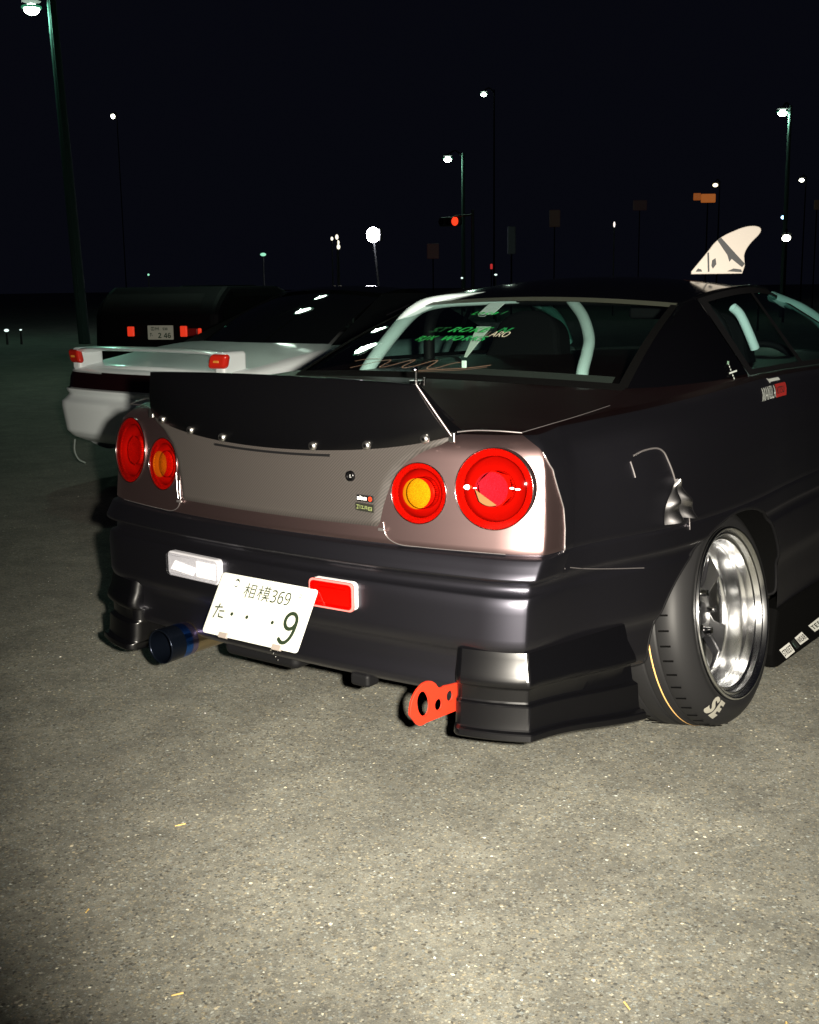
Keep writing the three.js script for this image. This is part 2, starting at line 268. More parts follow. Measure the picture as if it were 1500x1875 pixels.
// --- arches: rolled edge and dark wheel well
for (const sd of [1, -1]) for (const a of AX) {
  const curve = []; for (let i = 0; i <= 40; i++) { const t = Math.PI * i / 40; curve.push([AY + AB * Math.sin(t), a + AA * Math.cos(t)]); }
  curve.unshift([0.20, a + AA]); curve.push([0.235, a - AA]);
  part('arch_lip', tube(curve.map(([y, z]) => V((sideX(z, y) - 0.004) * sd, y, z)), 0.0055, 120, 8), M.dull, car);
  const well = grid(curve.length - 1, 6, (i, j) => V((sideX(curve[i][1], curve[i][0]) - 0.006 - j * 0.06) * sd, curve[i][0], curve[i][1]));
  part('wheel_well', [well, box(0.02, 0.6, 0.9, 0.47 * sd, 0.42, a)], M.black, car);
}
part('undertray', [box(1.15, 0.02, 1.2, 0, 0.335, 0.24), box(1.3, 0.02, 1.75, 0, 0.2, -1.35), box(1.1, 0.02, 1.0, 0, 0.28, -2.9)], M.black, car);

// --- bumper corner extensions (stepped lips)
{
  const prof = [[0.425, -0.004], [0.41, 0.0], [0.392, 0.003], [0.374, 0.010], [0.362, 0.014], [0.352, 0.0145], [0.346, 0.0125], [0.343, 0.008], [0.340, 0.002], [0.336, 0.0], [0.308, -0.001], [0.304, 0.001], [0.301, 0.008], [0.298, 0.0105], [0.262, 0.0125], [0.247, 0.0145], [0.2435, 0.017], [0.2405, 0.026], [0.2375, 0.0285], [0.2255, 0.0295], [0.2225, 0.027], [0.2215, 0.02], [0.2215, -0.05]].reverse();
  const A = [0.58, 0.934], C = [0.728, 0.884], E = [0.822, 0.535], n1 = [0.32, 0.947], n2 = [0.965, 0.264], mi = [0.824, 0.777];
  const dy = (z, y) => -(0.43 - y) / 0.21 * 0.034 * smooth(0.87, 0.52, z);
  for (const sd of [1, -1]) {
    const P = (x, y, z) => V(x * sd, y + dy(z, y), z), face = (n, f) => { const g = grid(n, prof.length - 1, (i, j) => f(i / n, prof[j][0], prof[j][1])); if (sd < 0) { const ix = g.index.array; for (let k = 0; k < ix.length; k += 3) { const t = ix[k]; ix[k] = ix[k + 1]; ix[k + 1] = t; } } return toCreasedNormals(g, 0.42); };
    const cor = (o) => [C[0] + mi[0] * o, C[1] + mi[1] * o], b1 = 0.006, d1 = [-0.947, 0.32], d2 = [0.264, -0.965];
    const rear = face(8, (u, y, o) => { const c = cor(o), a = [A[0] + n1[0] * o, A[1] + n1[1] * o], e = [c[0] + d1[0] * b1, c[1] + d1[1] * b1]; const bu = 4 * u * (1 - u) * 0.007; return P(lerp(a[0], e[0], u) + n1[0] * bu, y, lerp(a[1], e[1], u) + n1[1] * bu); });
    const bev = face(3, (u, y, o) => { const c = cor(o), p = [c[0] + d1[0] * b1, c[1] + d1[1] * b1], q = [c[0] + d2[0] * b1, c[1] + d2[1] * b1], w = 1 - u; return P(w * w * p[0] + 2 * w * u * c[0] + u * u * q[0], y, w * w * p[1] + 2 * w * u * c[1] + u * u * q[1]); });
    const flank = face(14, (u, y, o) => { const c = cor(o), q = [c[0] + d2[0] * b1, c[1] + d2[1] * b1], k = 1 + 0.4 * u, e = [E[0] - 0.021 * smooth(0.30, 0.40, y) + n2[0] * o * k, E[1]]; return P(lerp(q[0], e[0], u), y, lerp(q[1], e[1], u)); });
    const back = face(2, (u, y, o) => P(lerp(E[0] - 0.021 * smooth(0.30, 0.40, y) + n2[0] * o * 1.4, E[0] - 0.12, u), y, E[1] - 0.004 * u));
    const ret = grid(10, prof.length - 1, (i, j) => { const o = prof[j][1], t = Math.min(i / 8, 1) * Math.PI / 2, x0 = A[0] + n1[0] * o, z0 = A[1] + n1[1] * o; return P(x0 - 0.026 * Math.sin(t), prof[j][0], z0 - 0.026 * (1 - Math.cos(t)) - (i > 8 ? (i - 8) * 0.06 : 0)); });
    part('bumper_lip', [rear, bev, flank, back, ret], M.lip, car, sd > 0 ? 'stepped glossy corner extension below the right tail lamps' : 'stepped glossy corner extension below the left tail lamps');
  }
}
// --- panel gaps: folded metal edges that catch the flash
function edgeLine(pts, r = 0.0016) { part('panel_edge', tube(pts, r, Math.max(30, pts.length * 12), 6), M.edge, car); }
for (const sd of [1, -1]) {
  const side = (z, y, o = 0.0006) => V((sideX(z, y) + o) * sd, y + carWarp(sideX(z, y), y, z), z);
  edgeLine(seamLine.map(([x, y, z]) => V((x + 0.0008) * sd, y + carWarp(x, y, z), z)).reverse(), 0.0019);
  { const b = seamLine[0]; edgeLine([V((b[0] + 0.001) * sd, b[1], b[2]), V((b[0] - 0.001) * sd, 0.625, b[2]), V((b[0] + 0.002) * sd, 0.602, b[2] - 0.004)], 0.0014); }
  edgeLine([rearPt(0.352 * sd, 0.70, 0.001), rearPt(0.362 * sd, 0.668, 0.001), rearPt(0.39 * sd, 0.652, 0.001), rearPt(0.46 * sd, 0.6485, 0.001), rearPt(0.56 * sd, 0.6485, 0.001), rearPt(0.66 * sd, 0.6485, 0.001)], 0.0013);
  edgeLine([V(0.525 * sd, 0.9215, 0.868), V(0.56 * sd, 0.926, 0.858), V(0.62 * sd, 0.927, 0.842), V(0.672 * sd, 0.924, 0.822)], 0.0017);
  edgeLine([V(0.672 * sd, 0.925, 0.822), V(0.69 * sd, 0.935, 0.73), V(0.70 * sd, 0.945, 0.60), V(0.70 * sd, 0.955, 0.45)], 0.0009);
  edgeLine([side(0.737, 0.603), side(0.68, 0.590), side(0.58, 0.572), side(0.47, 0.557)], 0.0012);
}
// --- boot panel with weave, ducktail with bolts
{
  const weave = canvasTex(64, 64, (x) => { for (let j = 0; j < 8; j++) for (let i = 0; i < 8; i++) { const on = ((i + j) & 3) < 2; x.fillStyle = on ? '#363230' : '#272523'; x.fillRect(i * 8, j * 8, 8, 8); } });
  weave.wrapS = weave.wrapT = THREE.RepeatWrapping; weave.repeat.set(55, 14);
  const half = [[0, 0.688], [0.15, 0.688], [0.32, 0.690], [0.343, 0.697], [0.352, 0.74], [0.372, 0.80], [0.40, 0.840], [0.445, 0.872], [0.50, 0.895], [0.51, 0.905]];
  const edgeX = lin([[0.688, 0.336], [0.697, 0.343], [0.74, 0.352], [0.80, 0.372], [0.84, 0.40], [0.872, 0.445], [0.895, 0.50], [0.91, 0.515]]), nY = 26, nX = 60;
  const g = grid(nX, nY, (i, j) => { const y = lerp(0.688, 0.908, j / nY), w = edgeX(y), x = lerp(-w, w, i / nX), e = (i === 0 || i === nX || j === 0) ? 0.001 : 0.009; return V(x, y, rearZ(x, y) + e - 0.004 * smooth(0.853, 0.845, y) * 0); }, (i, j, p) => [p.x, p.y]);
  const m = std([1, 1, 1], 0.6, 0, { map: weave, specularIntensity: 0.4 }); weave.repeat.set(62, 62);
  part('boot_panel', g, m, car, 'flat grey brown woven panel between the tail lamps');
  edgeLine([V(-0.352, 0.74, rearZ(0.352, 0.74) + 0.006), V(-0.347, 0.71, rearZ(0.347, 0.71) + 0.008), V(-0.343, 0.692, rearZ(0.343, 0.69) + 0.008)], 0.002);
  edgeLine([V(-0.368, 0.76, rearZ(0.368, 0.76) + 0.006), V(-0.362, 0.72, rearZ(0.36, 0.71) + 0.006), V(-0.358, 0.69, rearZ(0.358, 0.69) + 0.006)], 0.002);
  part('panel_step', tube([0.20, 0.1, 0, -0.1, -0.2].map((x) => V(x, 0.847 + 0.10 * x * x, rearZ(x, 0.85) + 0.008)), 0.0035, 30, 8), M.dull, car);
  // ducktail: a flap standing on the boot edge
  const yb = (x) => 0.858 + 0.15 * x * x + 0.12 * Math.pow(Math.abs(x) / 0.5, 6) * 0.1, yt = (x) => 1.040 - 0.01 * x * x * 4;
  const face = (s, t, o) => { const x = s * lerp(0.515, 0.452, t), y = lerp(yb(x), yt(x), t), z = lerp(rearZ(x, yb(x)), 0.928 - 0.05 * x * x, t) + 0.012 * Math.sin(Math.PI * t) * (1 - Math.pow(Math.abs(s), 8)); return V(x, y, z + o); };
  const nU = 40, prof = [[0, 0.0], [0, 0.013], [0.25, 0.013], [0.5, 0.013], [0.75, 0.013], [0.97, 0.013], [1, 0.010], [1.0, 0.002], [0.97, -0.006], [0.6, -0.03], [0.3, -0.05]];
  const gd = grid(nU, prof.length - 1, (i, j) => { const s = lerp(-1, 1, i / nU); return face(s, prof[j][0], prof[j][1]); });
  const capR = (sd) => { const g2 = grid(6, 1, (i, j) => { const t = i / 6; return j ? face(sd, t, 0.013) : face(sd, t, -0.05 * (1 - t)); }); return g2; };
  const duck = part('ducktail_spoiler', [gd, capR(1), capR(-1)], M.gloss, car, 'black bolt-on ducktail flap along the boot edge');
  for (const sd of [1]) part('flap_edge', [rod(face(sd, 1, 0.010).add(V(0.001, 0, 0)), face(sd, 0, 0.012).add(V(0.001, 0, 0)), 0.0022, 0.0042, 10)], M.flapEdge, duck);
  for (const sd of [1, -1]) { const p = face(sd, -0.03, 0.014); part('corner_clip', box(0.018, 0.024, 0.008, p.x, p.y, p.z, 0.003), M.steel, duck); }
  for (const x of [-0.44, -0.30, -0.165, 0.152, 0.31, 0.462]) {
    const p = face(x / 0.515, 0.06, 0.0165), b = part('bolt', lathe([[0, 0.006], [0.006, 0.005], [0.0105, 0.0015], [0.0115, -0.003], [0.0115, -0.006]], 18).rotateX(Math.PI / 2), M.steel, duck); b.position.copy(p);
    const soc = part('socket', cyl(0.0042, 0.0042, 0.002, 6).rotateX(Math.PI / 2), M.black, b); soc.position.set(0.0015, 0, 0.0058);
  }
  // key lock
  const lk = part('boot_lock', lathe([[0, 0.002], [0.006, 0.002], [0.008, 0.006], [0.0125, 0.006], [0.0135, 0]], 24).rotateX(Math.PI / 2), M.gloss, car); lk.position.set(0.263, 0.806, rearZ(0.263, 0.806) + 0.009);
  const bar = part('key_slot', box(0.002, 0.009, 0.002), M.steel, lk); bar.position.z = 0.003;
  // two badges by the lower right corner
  const badge = canvasTex(256, 64, (x, w, h) => { x.fillStyle = '#0b0b0c'; x.fillRect(0, 0, w, h); x.fillStyle = '#fff'; x.font = 'bold 66px sans-serif'; x.save(); x.translate(8, 52); x.scale(1.02, 1); x.fillText('nism', 0, 0); x.restore(); x.strokeStyle = '#e3341a'; x.lineWidth = 17; x.beginPath(); x.ellipse(219, 32, 21, 19, 0, 0, 7); x.stroke(); });
  const b1 = part('badge', slab(roundRect(0.0505, 0.0145, 0.002), 0.002, 0.0008), std([0.01, 0.01, 0.01], 0.4), car); b1.position.set(0.3075, 0.757 - 0.0015, rearZ(0.3, 0.757) + 0.0095);
  const f1 = part('badge_print', new THREE.PlaneGeometry(0.049, 0.013), std([1, 1, 1], 0.4, 0, { map: badge }), b1); f1.position.z = 0.0035;
  const b2t = canvasTex(256, 96, (x, w, h) => { x.fillStyle = '#14150f'; x.fillRect(0, 0, w, h); x.strokeStyle = '#6c7548'; x.lineWidth = 7; x.beginPath(); for (const [a, b, c, d] of [[14, 24, 60, 24], [36, 24, 36, 70], [14, 70, 44, 74], [68, 20, 68, 72], [84, 30, 116, 30], [84, 64, 128, 64], [104, 30, 100, 64], [140, 26, 166, 26], [140, 26, 138, 72], [166, 26, 170, 72], [140, 50, 168, 50], [186, 34, 240, 34], [190, 34, 190, 76], [236, 34, 236, 76], [190, 56, 236, 56], [190, 76, 236, 76]]) { x.moveTo(a, b); x.lineTo(c, d); } x.stroke(); });
  const b2 = part('badge', slab(roundRect(0.056, 0.0185, 0.001), 0.0015, 0.0006), std([0.01, 0.01, 0.008], 0.5), car); b2.position.set(0.307, 0.7335, rearZ(0.3, 0.735) + 0.0095); b2.rotation.z = -0.03;
  const f2 = part('badge_print', new THREE.PlaneGeometry(0.0545, 0.0172), std([1, 1, 1], 0.5, 0, { map: b2t }), b2); f2.position.z = 0.0026;
  for (const sd of [1, -1]) part('corner_clip', box(0.02, 0.007, 0.006, 0.352 * sd, 0.683, rearZ(0.35, 0.684) + 0.006, 0.002), M.edge, car);
}
// --- tail lamps: bowl, coloured core, domed lens, thin bright ring
function dome(r, h, n = 40, r0 = 0) { const R = (r * r + h * h) / (2 * h), a0 = r0 ? Math.asin(r0 / R) : 0, a1 = Math.asin(r / R), pts = []; for (let i = 0; i <= 14; i++) { const a = lerp(a0, a1, i / 14); pts.push([R * Math.sin(a), R * Math.cos(a) - R + h]); } return lathe(pts, n).rotateX(Math.PI / 2); }
for (const sd of [1, -1]) LAMPS.forEach(([lx, ly, r], k) => {
  const name = k ? 'inner' : 'outer', p = rearPt(lx * sd, ly, 0), n = rearN(lx * sd, ly);
  const c = r * (k ? 0.50 : 0.42);
  const bowl = part('tail_lamp', lathe([[r * 0.99, -0.002], [r * 0.965, -0.003], [r * 0.95, -0.0065], [r * 0.925, -0.003], [r * 0.90, -0.0065], [r * 0.875, -0.003], [r * 0.85, -0.0065], [r * 0.82, -0.004], [r * 0.80, -0.007], [r * 0.785, -0.040], [c * 1.06, -0.040], [c * 1.02, -0.010]], 56).rotateX(Math.PI / 2), lampBowl, car, `${sd > 0 ? 'right' : 'left'} ${name} round tail lamp`);
  place(bowl, p, n);
  part('groove', lathe([[r * 0.795, -0.009], [r * 0.780, -0.0395], [c * 1.06, -0.0395]], 56).rotateX(Math.PI / 2), lampGroove, bowl);
  const core = part('lamp_core', k ? lathe([[0, 0.006], [c * 0.2, 0.0045], [c * 0.3, 0.0065], [c * 0.45, 0.004], [c * 0.55, 0.0058], [c * 0.7, 0.0028], [c * 0.8, 0.004], [c, 0]], 40).rotateX(Math.PI / 2) : lathe([[0, -0.004], [c * 0.6, -0.003], [c * 1.12, 0]], 6).rotateX(Math.PI / 2).rotateZ(0.26), reflector, bowl); core.position.z = -0.012;
  part('lens', dome(r * 0.985, k ? 0.013 : 0.018, 64, c), redLens, bowl);
  const cl = part('core_lens', dome(r * 0.985, k ? 0.013 : 0.018, 64), k ? (sd > 0 ? amberLens : orangeLens) : (sd > 0 ? pinkLens : redLens), bowl);
  { const R = r * 0.985, h = k ? 0.013 : 0.018, RR = (R * R + h * h) / (2 * h), a1 = Math.asin(c / RR), pts = []; for (let i = 0; i <= 10; i++) { const a = a1 * i / 10; pts.push([RR * Math.sin(a), RR * Math.cos(a) - RR + h]); } cl.geometry = lathe(pts, 48).rotateX(Math.PI / 2); }
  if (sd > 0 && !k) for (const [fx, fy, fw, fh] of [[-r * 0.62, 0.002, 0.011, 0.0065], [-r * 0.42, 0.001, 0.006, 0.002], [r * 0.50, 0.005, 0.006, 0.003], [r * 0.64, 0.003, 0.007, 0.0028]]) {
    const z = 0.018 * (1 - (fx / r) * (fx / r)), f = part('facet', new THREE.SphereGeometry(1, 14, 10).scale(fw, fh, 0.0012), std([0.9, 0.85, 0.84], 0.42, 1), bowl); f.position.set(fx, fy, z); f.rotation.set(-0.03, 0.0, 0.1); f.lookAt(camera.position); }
  part('lamp_collar', lathe([[r * 0.996, 0.0005], [r * 0.996, -0.06]], 64).rotateX(Math.PI / 2), M.rosePaint, bowl);
  if (!k && sd > 0) { const cs = new THREE.Shape(); cs.moveTo(-c * 0.98, -c * 0.05); cs.quadraticCurveTo(-c * 0.35, -c * 0.45, c * 0.35, -c * 0.88); cs.quadraticCurveTo(-c * 0.2, -c * 1.1, -c * 0.7, -c * 0.72); cs.closePath(); part('amber_reflector', slab(cs, 0.001, 0).translate(0, 0, 0.0178), std([0.11, 0.048, 0.004], 0.5), bowl); }
  part('lamp_ring', new THREE.TorusGeometry(r * 0.995, 0.0010, 10, 80).translate(0, 0, 0.0015), M.lampRing, bowl);
});
// --- lower lamps and number plate
{
  const y0 = 0.512, zl = 0.972;
  const mkLamp = (x, w, h, lens, back, label) => { const o = part('bumper_lamp', slab(roundRect(w, h, 0.012), 0.014, 0.004), back, car, label); o.position.set(x, y0, rearZ(x, y0) - 0.004); o.rotation.y = -Math.atan(2 * 0.11 * x) * -1; const l = part('lens', slab(roundRect(w - 0.006, h - 0.006, 0.01), 0.004, 0.003), lens, o); l.position.z = 0.021; return o; };
  const rev = mkLamp(-0.275, 0.205, 0.062, clearLens, std([0.42, 0.42, 0.45], 0.4, 0.2), 'clear reversing lamp left of the number plate');
  const rp = slab(poly([[-0.09, -0.014], [0.0, -0.02], [0.02, 0.0], [-0.07, 0.01]]), 0.002, 0.001); const rr = part('reflector', rp, std([0.85, 0.85, 0.86], 0.4), rev); rr.position.z = 0.0185;
  const bulb = part('bulb_cover', box(0.075, 0.044, 0.004, 0.055, 0, 0.019, 0.006), std([0.8, 0.8, 0.8], 0.3), rev);
  const fog = mkLamp(0.222, 0.128, 0.064, lensMat(0.95, 0.07, 0.045), std([0.8, 0.8, 0.8], 0.45), 'red fog lamp right of the number plate');
  part('lamp_rim', slab((() => { const s = roundRect(0.134, 0.07, 0.013); s.holes.push(roundRect(0.118, 0.054, 0.008)); return s; })(), 0.006, 0.0015), std([0.42, 0.12, 0.11], 0.35), fog).position.z = 0.018;
  part('filament_line', box(0.085, 0.0025, 0.002, 0, 0.016, 0.0195, 0.001), M.chrome, fog);
  const plateTex = canvasTex(1024, 512, (x, w, h) => {
    x.fillStyle = '#a9aaa2'; x.fillRect(0, 0, w, h); const G = '#14210f'; x.strokeStyle = G; x.fillStyle = G; x.lineCap = 'round';
    const st = (ox, oy, s, lw, segs) => { x.lineWidth = lw; x.beginPath(); for (const sg of segs) sg.forEach(([a, b], i) => (i ? x.lineTo(ox + a * s, oy + b * s) : x.moveTo(ox + a * s, oy + b * s))); x.stroke(); };
    const tree = [[[0, 30], [42, 30]], [[21, 0], [21, 100]], [[21, 34], [0, 74]], [[22, 40], [40, 62]]];
    st(300, 52, 1.16, 8, [...tree, [[54, 8], [54, 96]], [[54, 8], [96, 8]], [[96, 8], [96, 96]], [[54, 36], [96, 36]], [[54, 64], [96, 64]], [[54, 92], [96, 92]]]);
    st(446, 52, 1.16, 8, [...tree, [[48, 12], [104, 12]], [[64, 0], [64, 24]], [[88, 0], [88, 24]], [[56, 30], [96, 30]], [[56, 30], [56, 62]], [[96, 30], [96, 62]], [[56, 46], [96, 46]], [[56, 62], [96, 62]], [[46, 76], [106, 76]], [[76, 62], [76, 76]], [[76, 76], [48, 100]], [[76, 76], [104, 100]]]);
    x.lineWidth = 10; x.font = '140px sans-serif'; x.save(); x.translate(584, 168); x.scale(0.92, 1); x.fillText('369', 0, 0); x.restore();
    st(848, 62, 0.6, 6, [[[0, 10], [14, 18]], [[0, 34], [14, 42]], [[46, 0], [60, 8]], [[58, 30], [40, 52]]]);
    st(52, 262, 1.15, 11, [[[0, 26], [64, 18]], [[34, 0], [10, 100]], [[52, 48], [92, 44]], [[52, 68], [56, 88], [98, 90]]]);
    for (const [a, b] of [[250, 322], [416, 322], [690, 322]]) { x.beginPath(); x.arc(a, b, 15, 0, 7); x.fill(); }
    x.lineWidth = 30; x.beginPath(); x.ellipse(868, 282, 56, 62, 0, 0, 7); x.stroke(); x.beginPath(); x.moveTo(925, 276); x.quadraticCurveTo(934, 400, 880, 448); x.quadraticCurveTo(842, 474, 804, 436); x.stroke();
    x.fillStyle = '#1a1f18'; x.beginPath(); x.ellipse(190, 66, 24, 34, 0, 0, 7); x.fill(); x.fillStyle = '#4a5042'; x.fillRect(182, 40, 12, 50);
  });
  const plate = part('number_plate', slab(roundRect(0.33, 0.165, 0.011), 0.0012, 0.0006), std([0.42, 0.43, 0.40], 0.5), car, 'white number plate tilted up under the bumper');
  const tilt = 0.54; plate.position.set(0.022, 0.520 - 0.0825 * Math.cos(tilt), 0.985 + 0.0825 * Math.sin(tilt)); plate.rotation.x = -tilt;
  const pg = new THREE.ShapeGeometry(roundRect(0.328, 0.163, 0.0105), 12); const u = pg.attributes.uv, q = pg.attributes.position; for (let i = 0; i < u.count; i++) u.setXY(i, q.getX(i) / 0.33 + 0.5, q.getY(i) / 0.165 + 0.5);
  part('plate_print', pg, std([1, 1, 1], 0.55, 0, { map: plateTex }), plate).position.z = 0.0026;
  for (const x of [-0.088, 0.098]) part('plate_clip', box(0.03, 0.014, 0.008, x, -0.08, 0.002, 0.002), std([0.2, 0.17, 0.15], 0.6), plate);
  for (const x of [-0.105, 0.105]) part('plate_bolt', lathe([[0, 0.004], [0.005, 0.003], [0.007, 0]], 14).rotateX(Math.PI / 2).translate(x, 0.06, 0.0026), std([0.8, 0.8, 0.76], 0.4), plate);
  part('plate_bracket', [slab(poly([[-0.14, 0.43], [-0.185, 0.50], [-0.10, 0.51], [-0.08, 0.40]]), 0.003, 0.001).translate(0, -0.012, 0.962), box(0.2, 0.014, 0.04, 0.02, 0.502, 0.950)], std([0.14, 0.14, 0.145], 0.4, 0.6), car);
}
// --- exhaust, rear valance, tow hook
{
  const ax = (x, y, z) => V(x, y, z), A = ax(-0.345, 0.295, 0.70), B = ax(-0.352, 0.292, 1.035), d = B.clone().sub(A);
  const cols = lin([[0, 0], [1, 1]]), q = new THREE.Quaternion().setFromUnitVectors(V(0, 1, 0), d.clone().normalize()), L = d.length();
  const pipe = (pts, mat, name, parent, label) => part(name, lathe(pts, 40).applyQuaternion(q).translate(A.x, A.y, A.z), mat, parent, label);
  const ex = pipe([[0.042, 0], [0.045, 0.01], [0.045, L - 0.105], [0.0465, L - 0.10]], std([0.42, 0.33, 0.2], 0.28, 1), 'exhaust_tip', car, 'wide exhaust with a heat-blued tip');
  pipe([[0.0465, L - 0.10], [0.0475, L - 0.08]], std([0.25, 0.2, 0.35], 0.25, 1), 'blued_band', ex);
  pipe([[0.0475, L - 0.08], [0.0478, L - 0.055]], std([0.03, 0.13, 0.5], 0.22, 1), 'blued_band', ex);
  pipe([[0.0478, L - 0.055], [0.049, L - 0.004], [0.047, L], [0.042, L - 0.004], [0.040, 0.02]], std([0.006, 0.009, 0.016], 0.25, 0.8), 'dark_end', ex);
  part('muffler', cyl(0.085, 0.085, 0.5, 28).rotateZ(Math.PI / 2).scale(1, 0.72, 1).translate(-0.08, 0.305, 0.72), M.dull, car);
  part('rear_valance', [box(0.27, 0.05, 0.10, -0.10, 0.285, 0.86, 0.02), box(0.06, 0.035, 0.05, 0.26, 0.284, 0.90, 0.01), box(0.05, 0.03, 0.04, 0.52, 0.292, 0.90, 0.01)], M.dull, car);
  part('valance_bolt', [0, 1, 2, 3].map((i) => new THREE.SphereGeometry(0.0035 - i * 0.0005, 8, 6).translate(-0.015 + i * 0.008, 0.322 - i * 0.008, 0.951)), M.chrome, car);
  const s = new THREE.Shape(); s.moveTo(0.86, 0.325); s.lineTo(0.92, 0.325); s.lineTo(0.985, 0.330); s.quadraticCurveTo(1.005, 0.325, 1.012, 0.338); s.quadraticCurveTo(1.03, 0.362, 1.06, 0.352); s.quadraticCurveTo(1.10, 0.332, 1.098, 0.288); s.lineTo(1.078, 0.262); s.quadraticCurveTo(1.066, 0.252, 1.048, 0.258); s.lineTo(0.90, 0.262); s.quadraticCurveTo(0.86, 0.27, 0.86, 0.29); s.closePath();
  const hole = (cx, cy, rx, ry, rot) => { const h = new THREE.Path(); h.absellipse(cx, cy, rx, ry, 0, Math.PI * 2, true, rot); s.holes.push(h); };
  hole(1.056, 0.305, 0.020, 0.032, -0.25); hole(1.006, 0.290, 0.013, 0.015, -0.3); hole(0.968, 0.302, 0.012, 0.014, -0.3);
  const hk = slab(s, 0.005, 0.001).rotateY(-Math.PI / 2).translate(0, 0, -1).rotateY(-0.16).translate(0, 0.004, 0.972); // shape x becomes z
  part('tow_hook', hk.translate(0.545, 0, 0), M.redHook, car, 'red steel tow hook with an oval eye');
}
// --- greenhouse: roof, pillars, glass
const baseC = { rw: (s) => V(0.60 * s, 0.972 + 0.018 * (1 - s * s), 0.165 + 0.085 * (1 - s * s)), rt: (s) => V(0.50 * s, 1.184 + 0.022 * (1 - s * s), -0.372 + 0.04 * (1 - s * s)), wt: (s) => V(0.505 * s, 1.225 + 0.028 * (1 - s * s), -1.13 - 0.06 * (1 - s * s)), wb: (s) => V(0.66 * s, 0.955 + 0.025 * (1 - s * s), -1.72 - 0.16 * (1 - s * s)) };
const rearGlass = (s, t) => { const a = baseC.rw(s), b = baseC.rt(s); return a.lerp(b, t).add(V(0, 0.55, 0.8).multiplyScalar(0.014 * Math.sin(Math.PI * t))); };
{
  const roofPt = (s, t) => { const a = baseC.rt(s), b = baseC.wt(s), p = a.lerp(b, t); p.y += 0.048 * Math.sin(Math.PI * Math.pow(t, 0.9)) * (1 - 0.35 * s * s); return p; };
  part('roof', grid(30, 16, (i, j) => roofPt(lerp(-1, 1, i / 30), j / 16)), M.roofPaint, car);
  part('rear_window', grid(36, 16, (i, j) => rearGlass(lerp(-1, 1, i / 36), j / 16)), M.glass, car);
  part('windscreen', grid(24, 10, (i, j) => { const s = lerp(1, -1, i / 24); return baseC.wb(s).lerp(baseC.wt(s), j / 10); }), M.glass, car);
  // sides, s along from rear to front
  for (const sd of [1, -1]) {
    const rail = (t) => { const z = lerp(-0.372, -1.13, t); return V((0.50 + 0.045 * Math.sin(Math.PI * t)) * sd, 1.184 + 0.041 * t + 0.048 * 0.65 * Math.sin(Math.PI * Math.pow(t, 0.9)), z); };
    const belt = (z) => V((sideX(z, 0.93) - 0.035) * sd, 0.945 + beltShift(z) * 0.95 + 0.004, z);
    const flip = (g) => { if (sd < 0) { const ix = g.index.array; for (let k = 0; k < ix.length; k += 3) { const t = ix[k]; ix[k] = ix[k + 1]; ix[k + 1] = t; } g.computeVertexNormals(); } return g; };
    // rear pillar: from the edge of the rear window round to the side window
    const nI = 16, nJ = 16, pz = [0.30, -0.36], pr = [0.0, 0.14];
    part('rear_pillar', flip(grid(nI, nJ, (i, j) => {
      const t = j / nJ, a = rearGlass(sd, t), u = i / nI, b0 = belt(lerp(0.165, pz[1], 1)), top = rail(pr[1]), b = b0.clone().lerp(top, t);
      const mid = V(0.715 * sd, 0.965, -0.02).lerp(V(0.53 * sd, 1.192, -0.36), t), w = 1 - u;
      return a.clone().multiplyScalar(w * w).addScaledVector(mid, 2 * w * u).addScaledVector(b, u * u);
    })), M.roofPaint, car);
    part('pillar_foot', flip(grid(14, 4, (i, j) => { const u = i / 14, w = 1 - u, a = rearGlass(sd, 0), m = V(0.715 * sd, 0.965, -0.02), b = belt(-0.36), q = a.multiplyScalar(w * w).addScaledVector(m, 2 * w * u).addScaledVector(b, u * u), o = V((sideX(lerp(0.5, -0.36, u), 0.93) - 0.03) * sd, 0.948 + 0.012 * u, lerp(0.5, -0.36, u)); return q.lerp(o, j / 4); })), M.deckPaint, car);
    const side = (u, t) => { const b = belt(lerp(-0.36, -1.72, u)), r = u < 0.72 ? rail(lerp(pr[1], 1, u / 0.72)) : rail(1).lerp(belt(-1.72), (u - 0.72) / 0.28); return b.lerp(r, t); };
    part('side_window', flip(grid(24, 6, (i, j) => side(lerp(0.03, 0.96, i / 24), lerp(0.03, 0.94, j / 6)))), M.sideGlass, car);
    const fr = (u0, u1, t0, t1) => flip(grid(20, 3, (i, j) => side(lerp(u0, u1, i / 20), lerp(t0, t1, j / 3)).add(V(0.003 * sd, 0, 0))));
    part('window_frame', [fr(0, 0.985, -0.02, 0.04), fr(0, 0.985, 0.92, 1.02), fr(0, 0.04, 0, 1), fr(0.38, 0.41, 0, 1)], M.dull, car);
    part('roof_gutter', tube([0, 0.2, 0.4, 0.6, 0.8, 1].map((t) => rail(t).add(V(0.002 * sd, 0.002, 0))), 0.005, 30, 8), M.gloss, car);
    part('pillar_glint', tube([0.96, 0.9, 0.84, 0.78].map((t, i) => { const a = rearGlass(sd, t); return a.add(V(0.018 * sd + i * 0.002 * sd, 0.012, -0.005)); }), 0.004, 20, 8), M.gloss, car);
  }
  // trims of the rear window
  const strip = (t0, t1, s0, s1, o) => grid(40, 2, (i, j) => { const s = lerp(s0, s1, i / 40); return rearGlass(s, lerp(t0, t1, j / 2)).add(V(0, 0.6 * o, 0.8 * o)); });
  part('window_trim', [strip(0.965, 1.03, -1, 1, 0.003)], std([0.045, 0.05, 0.036], 0.5), car);
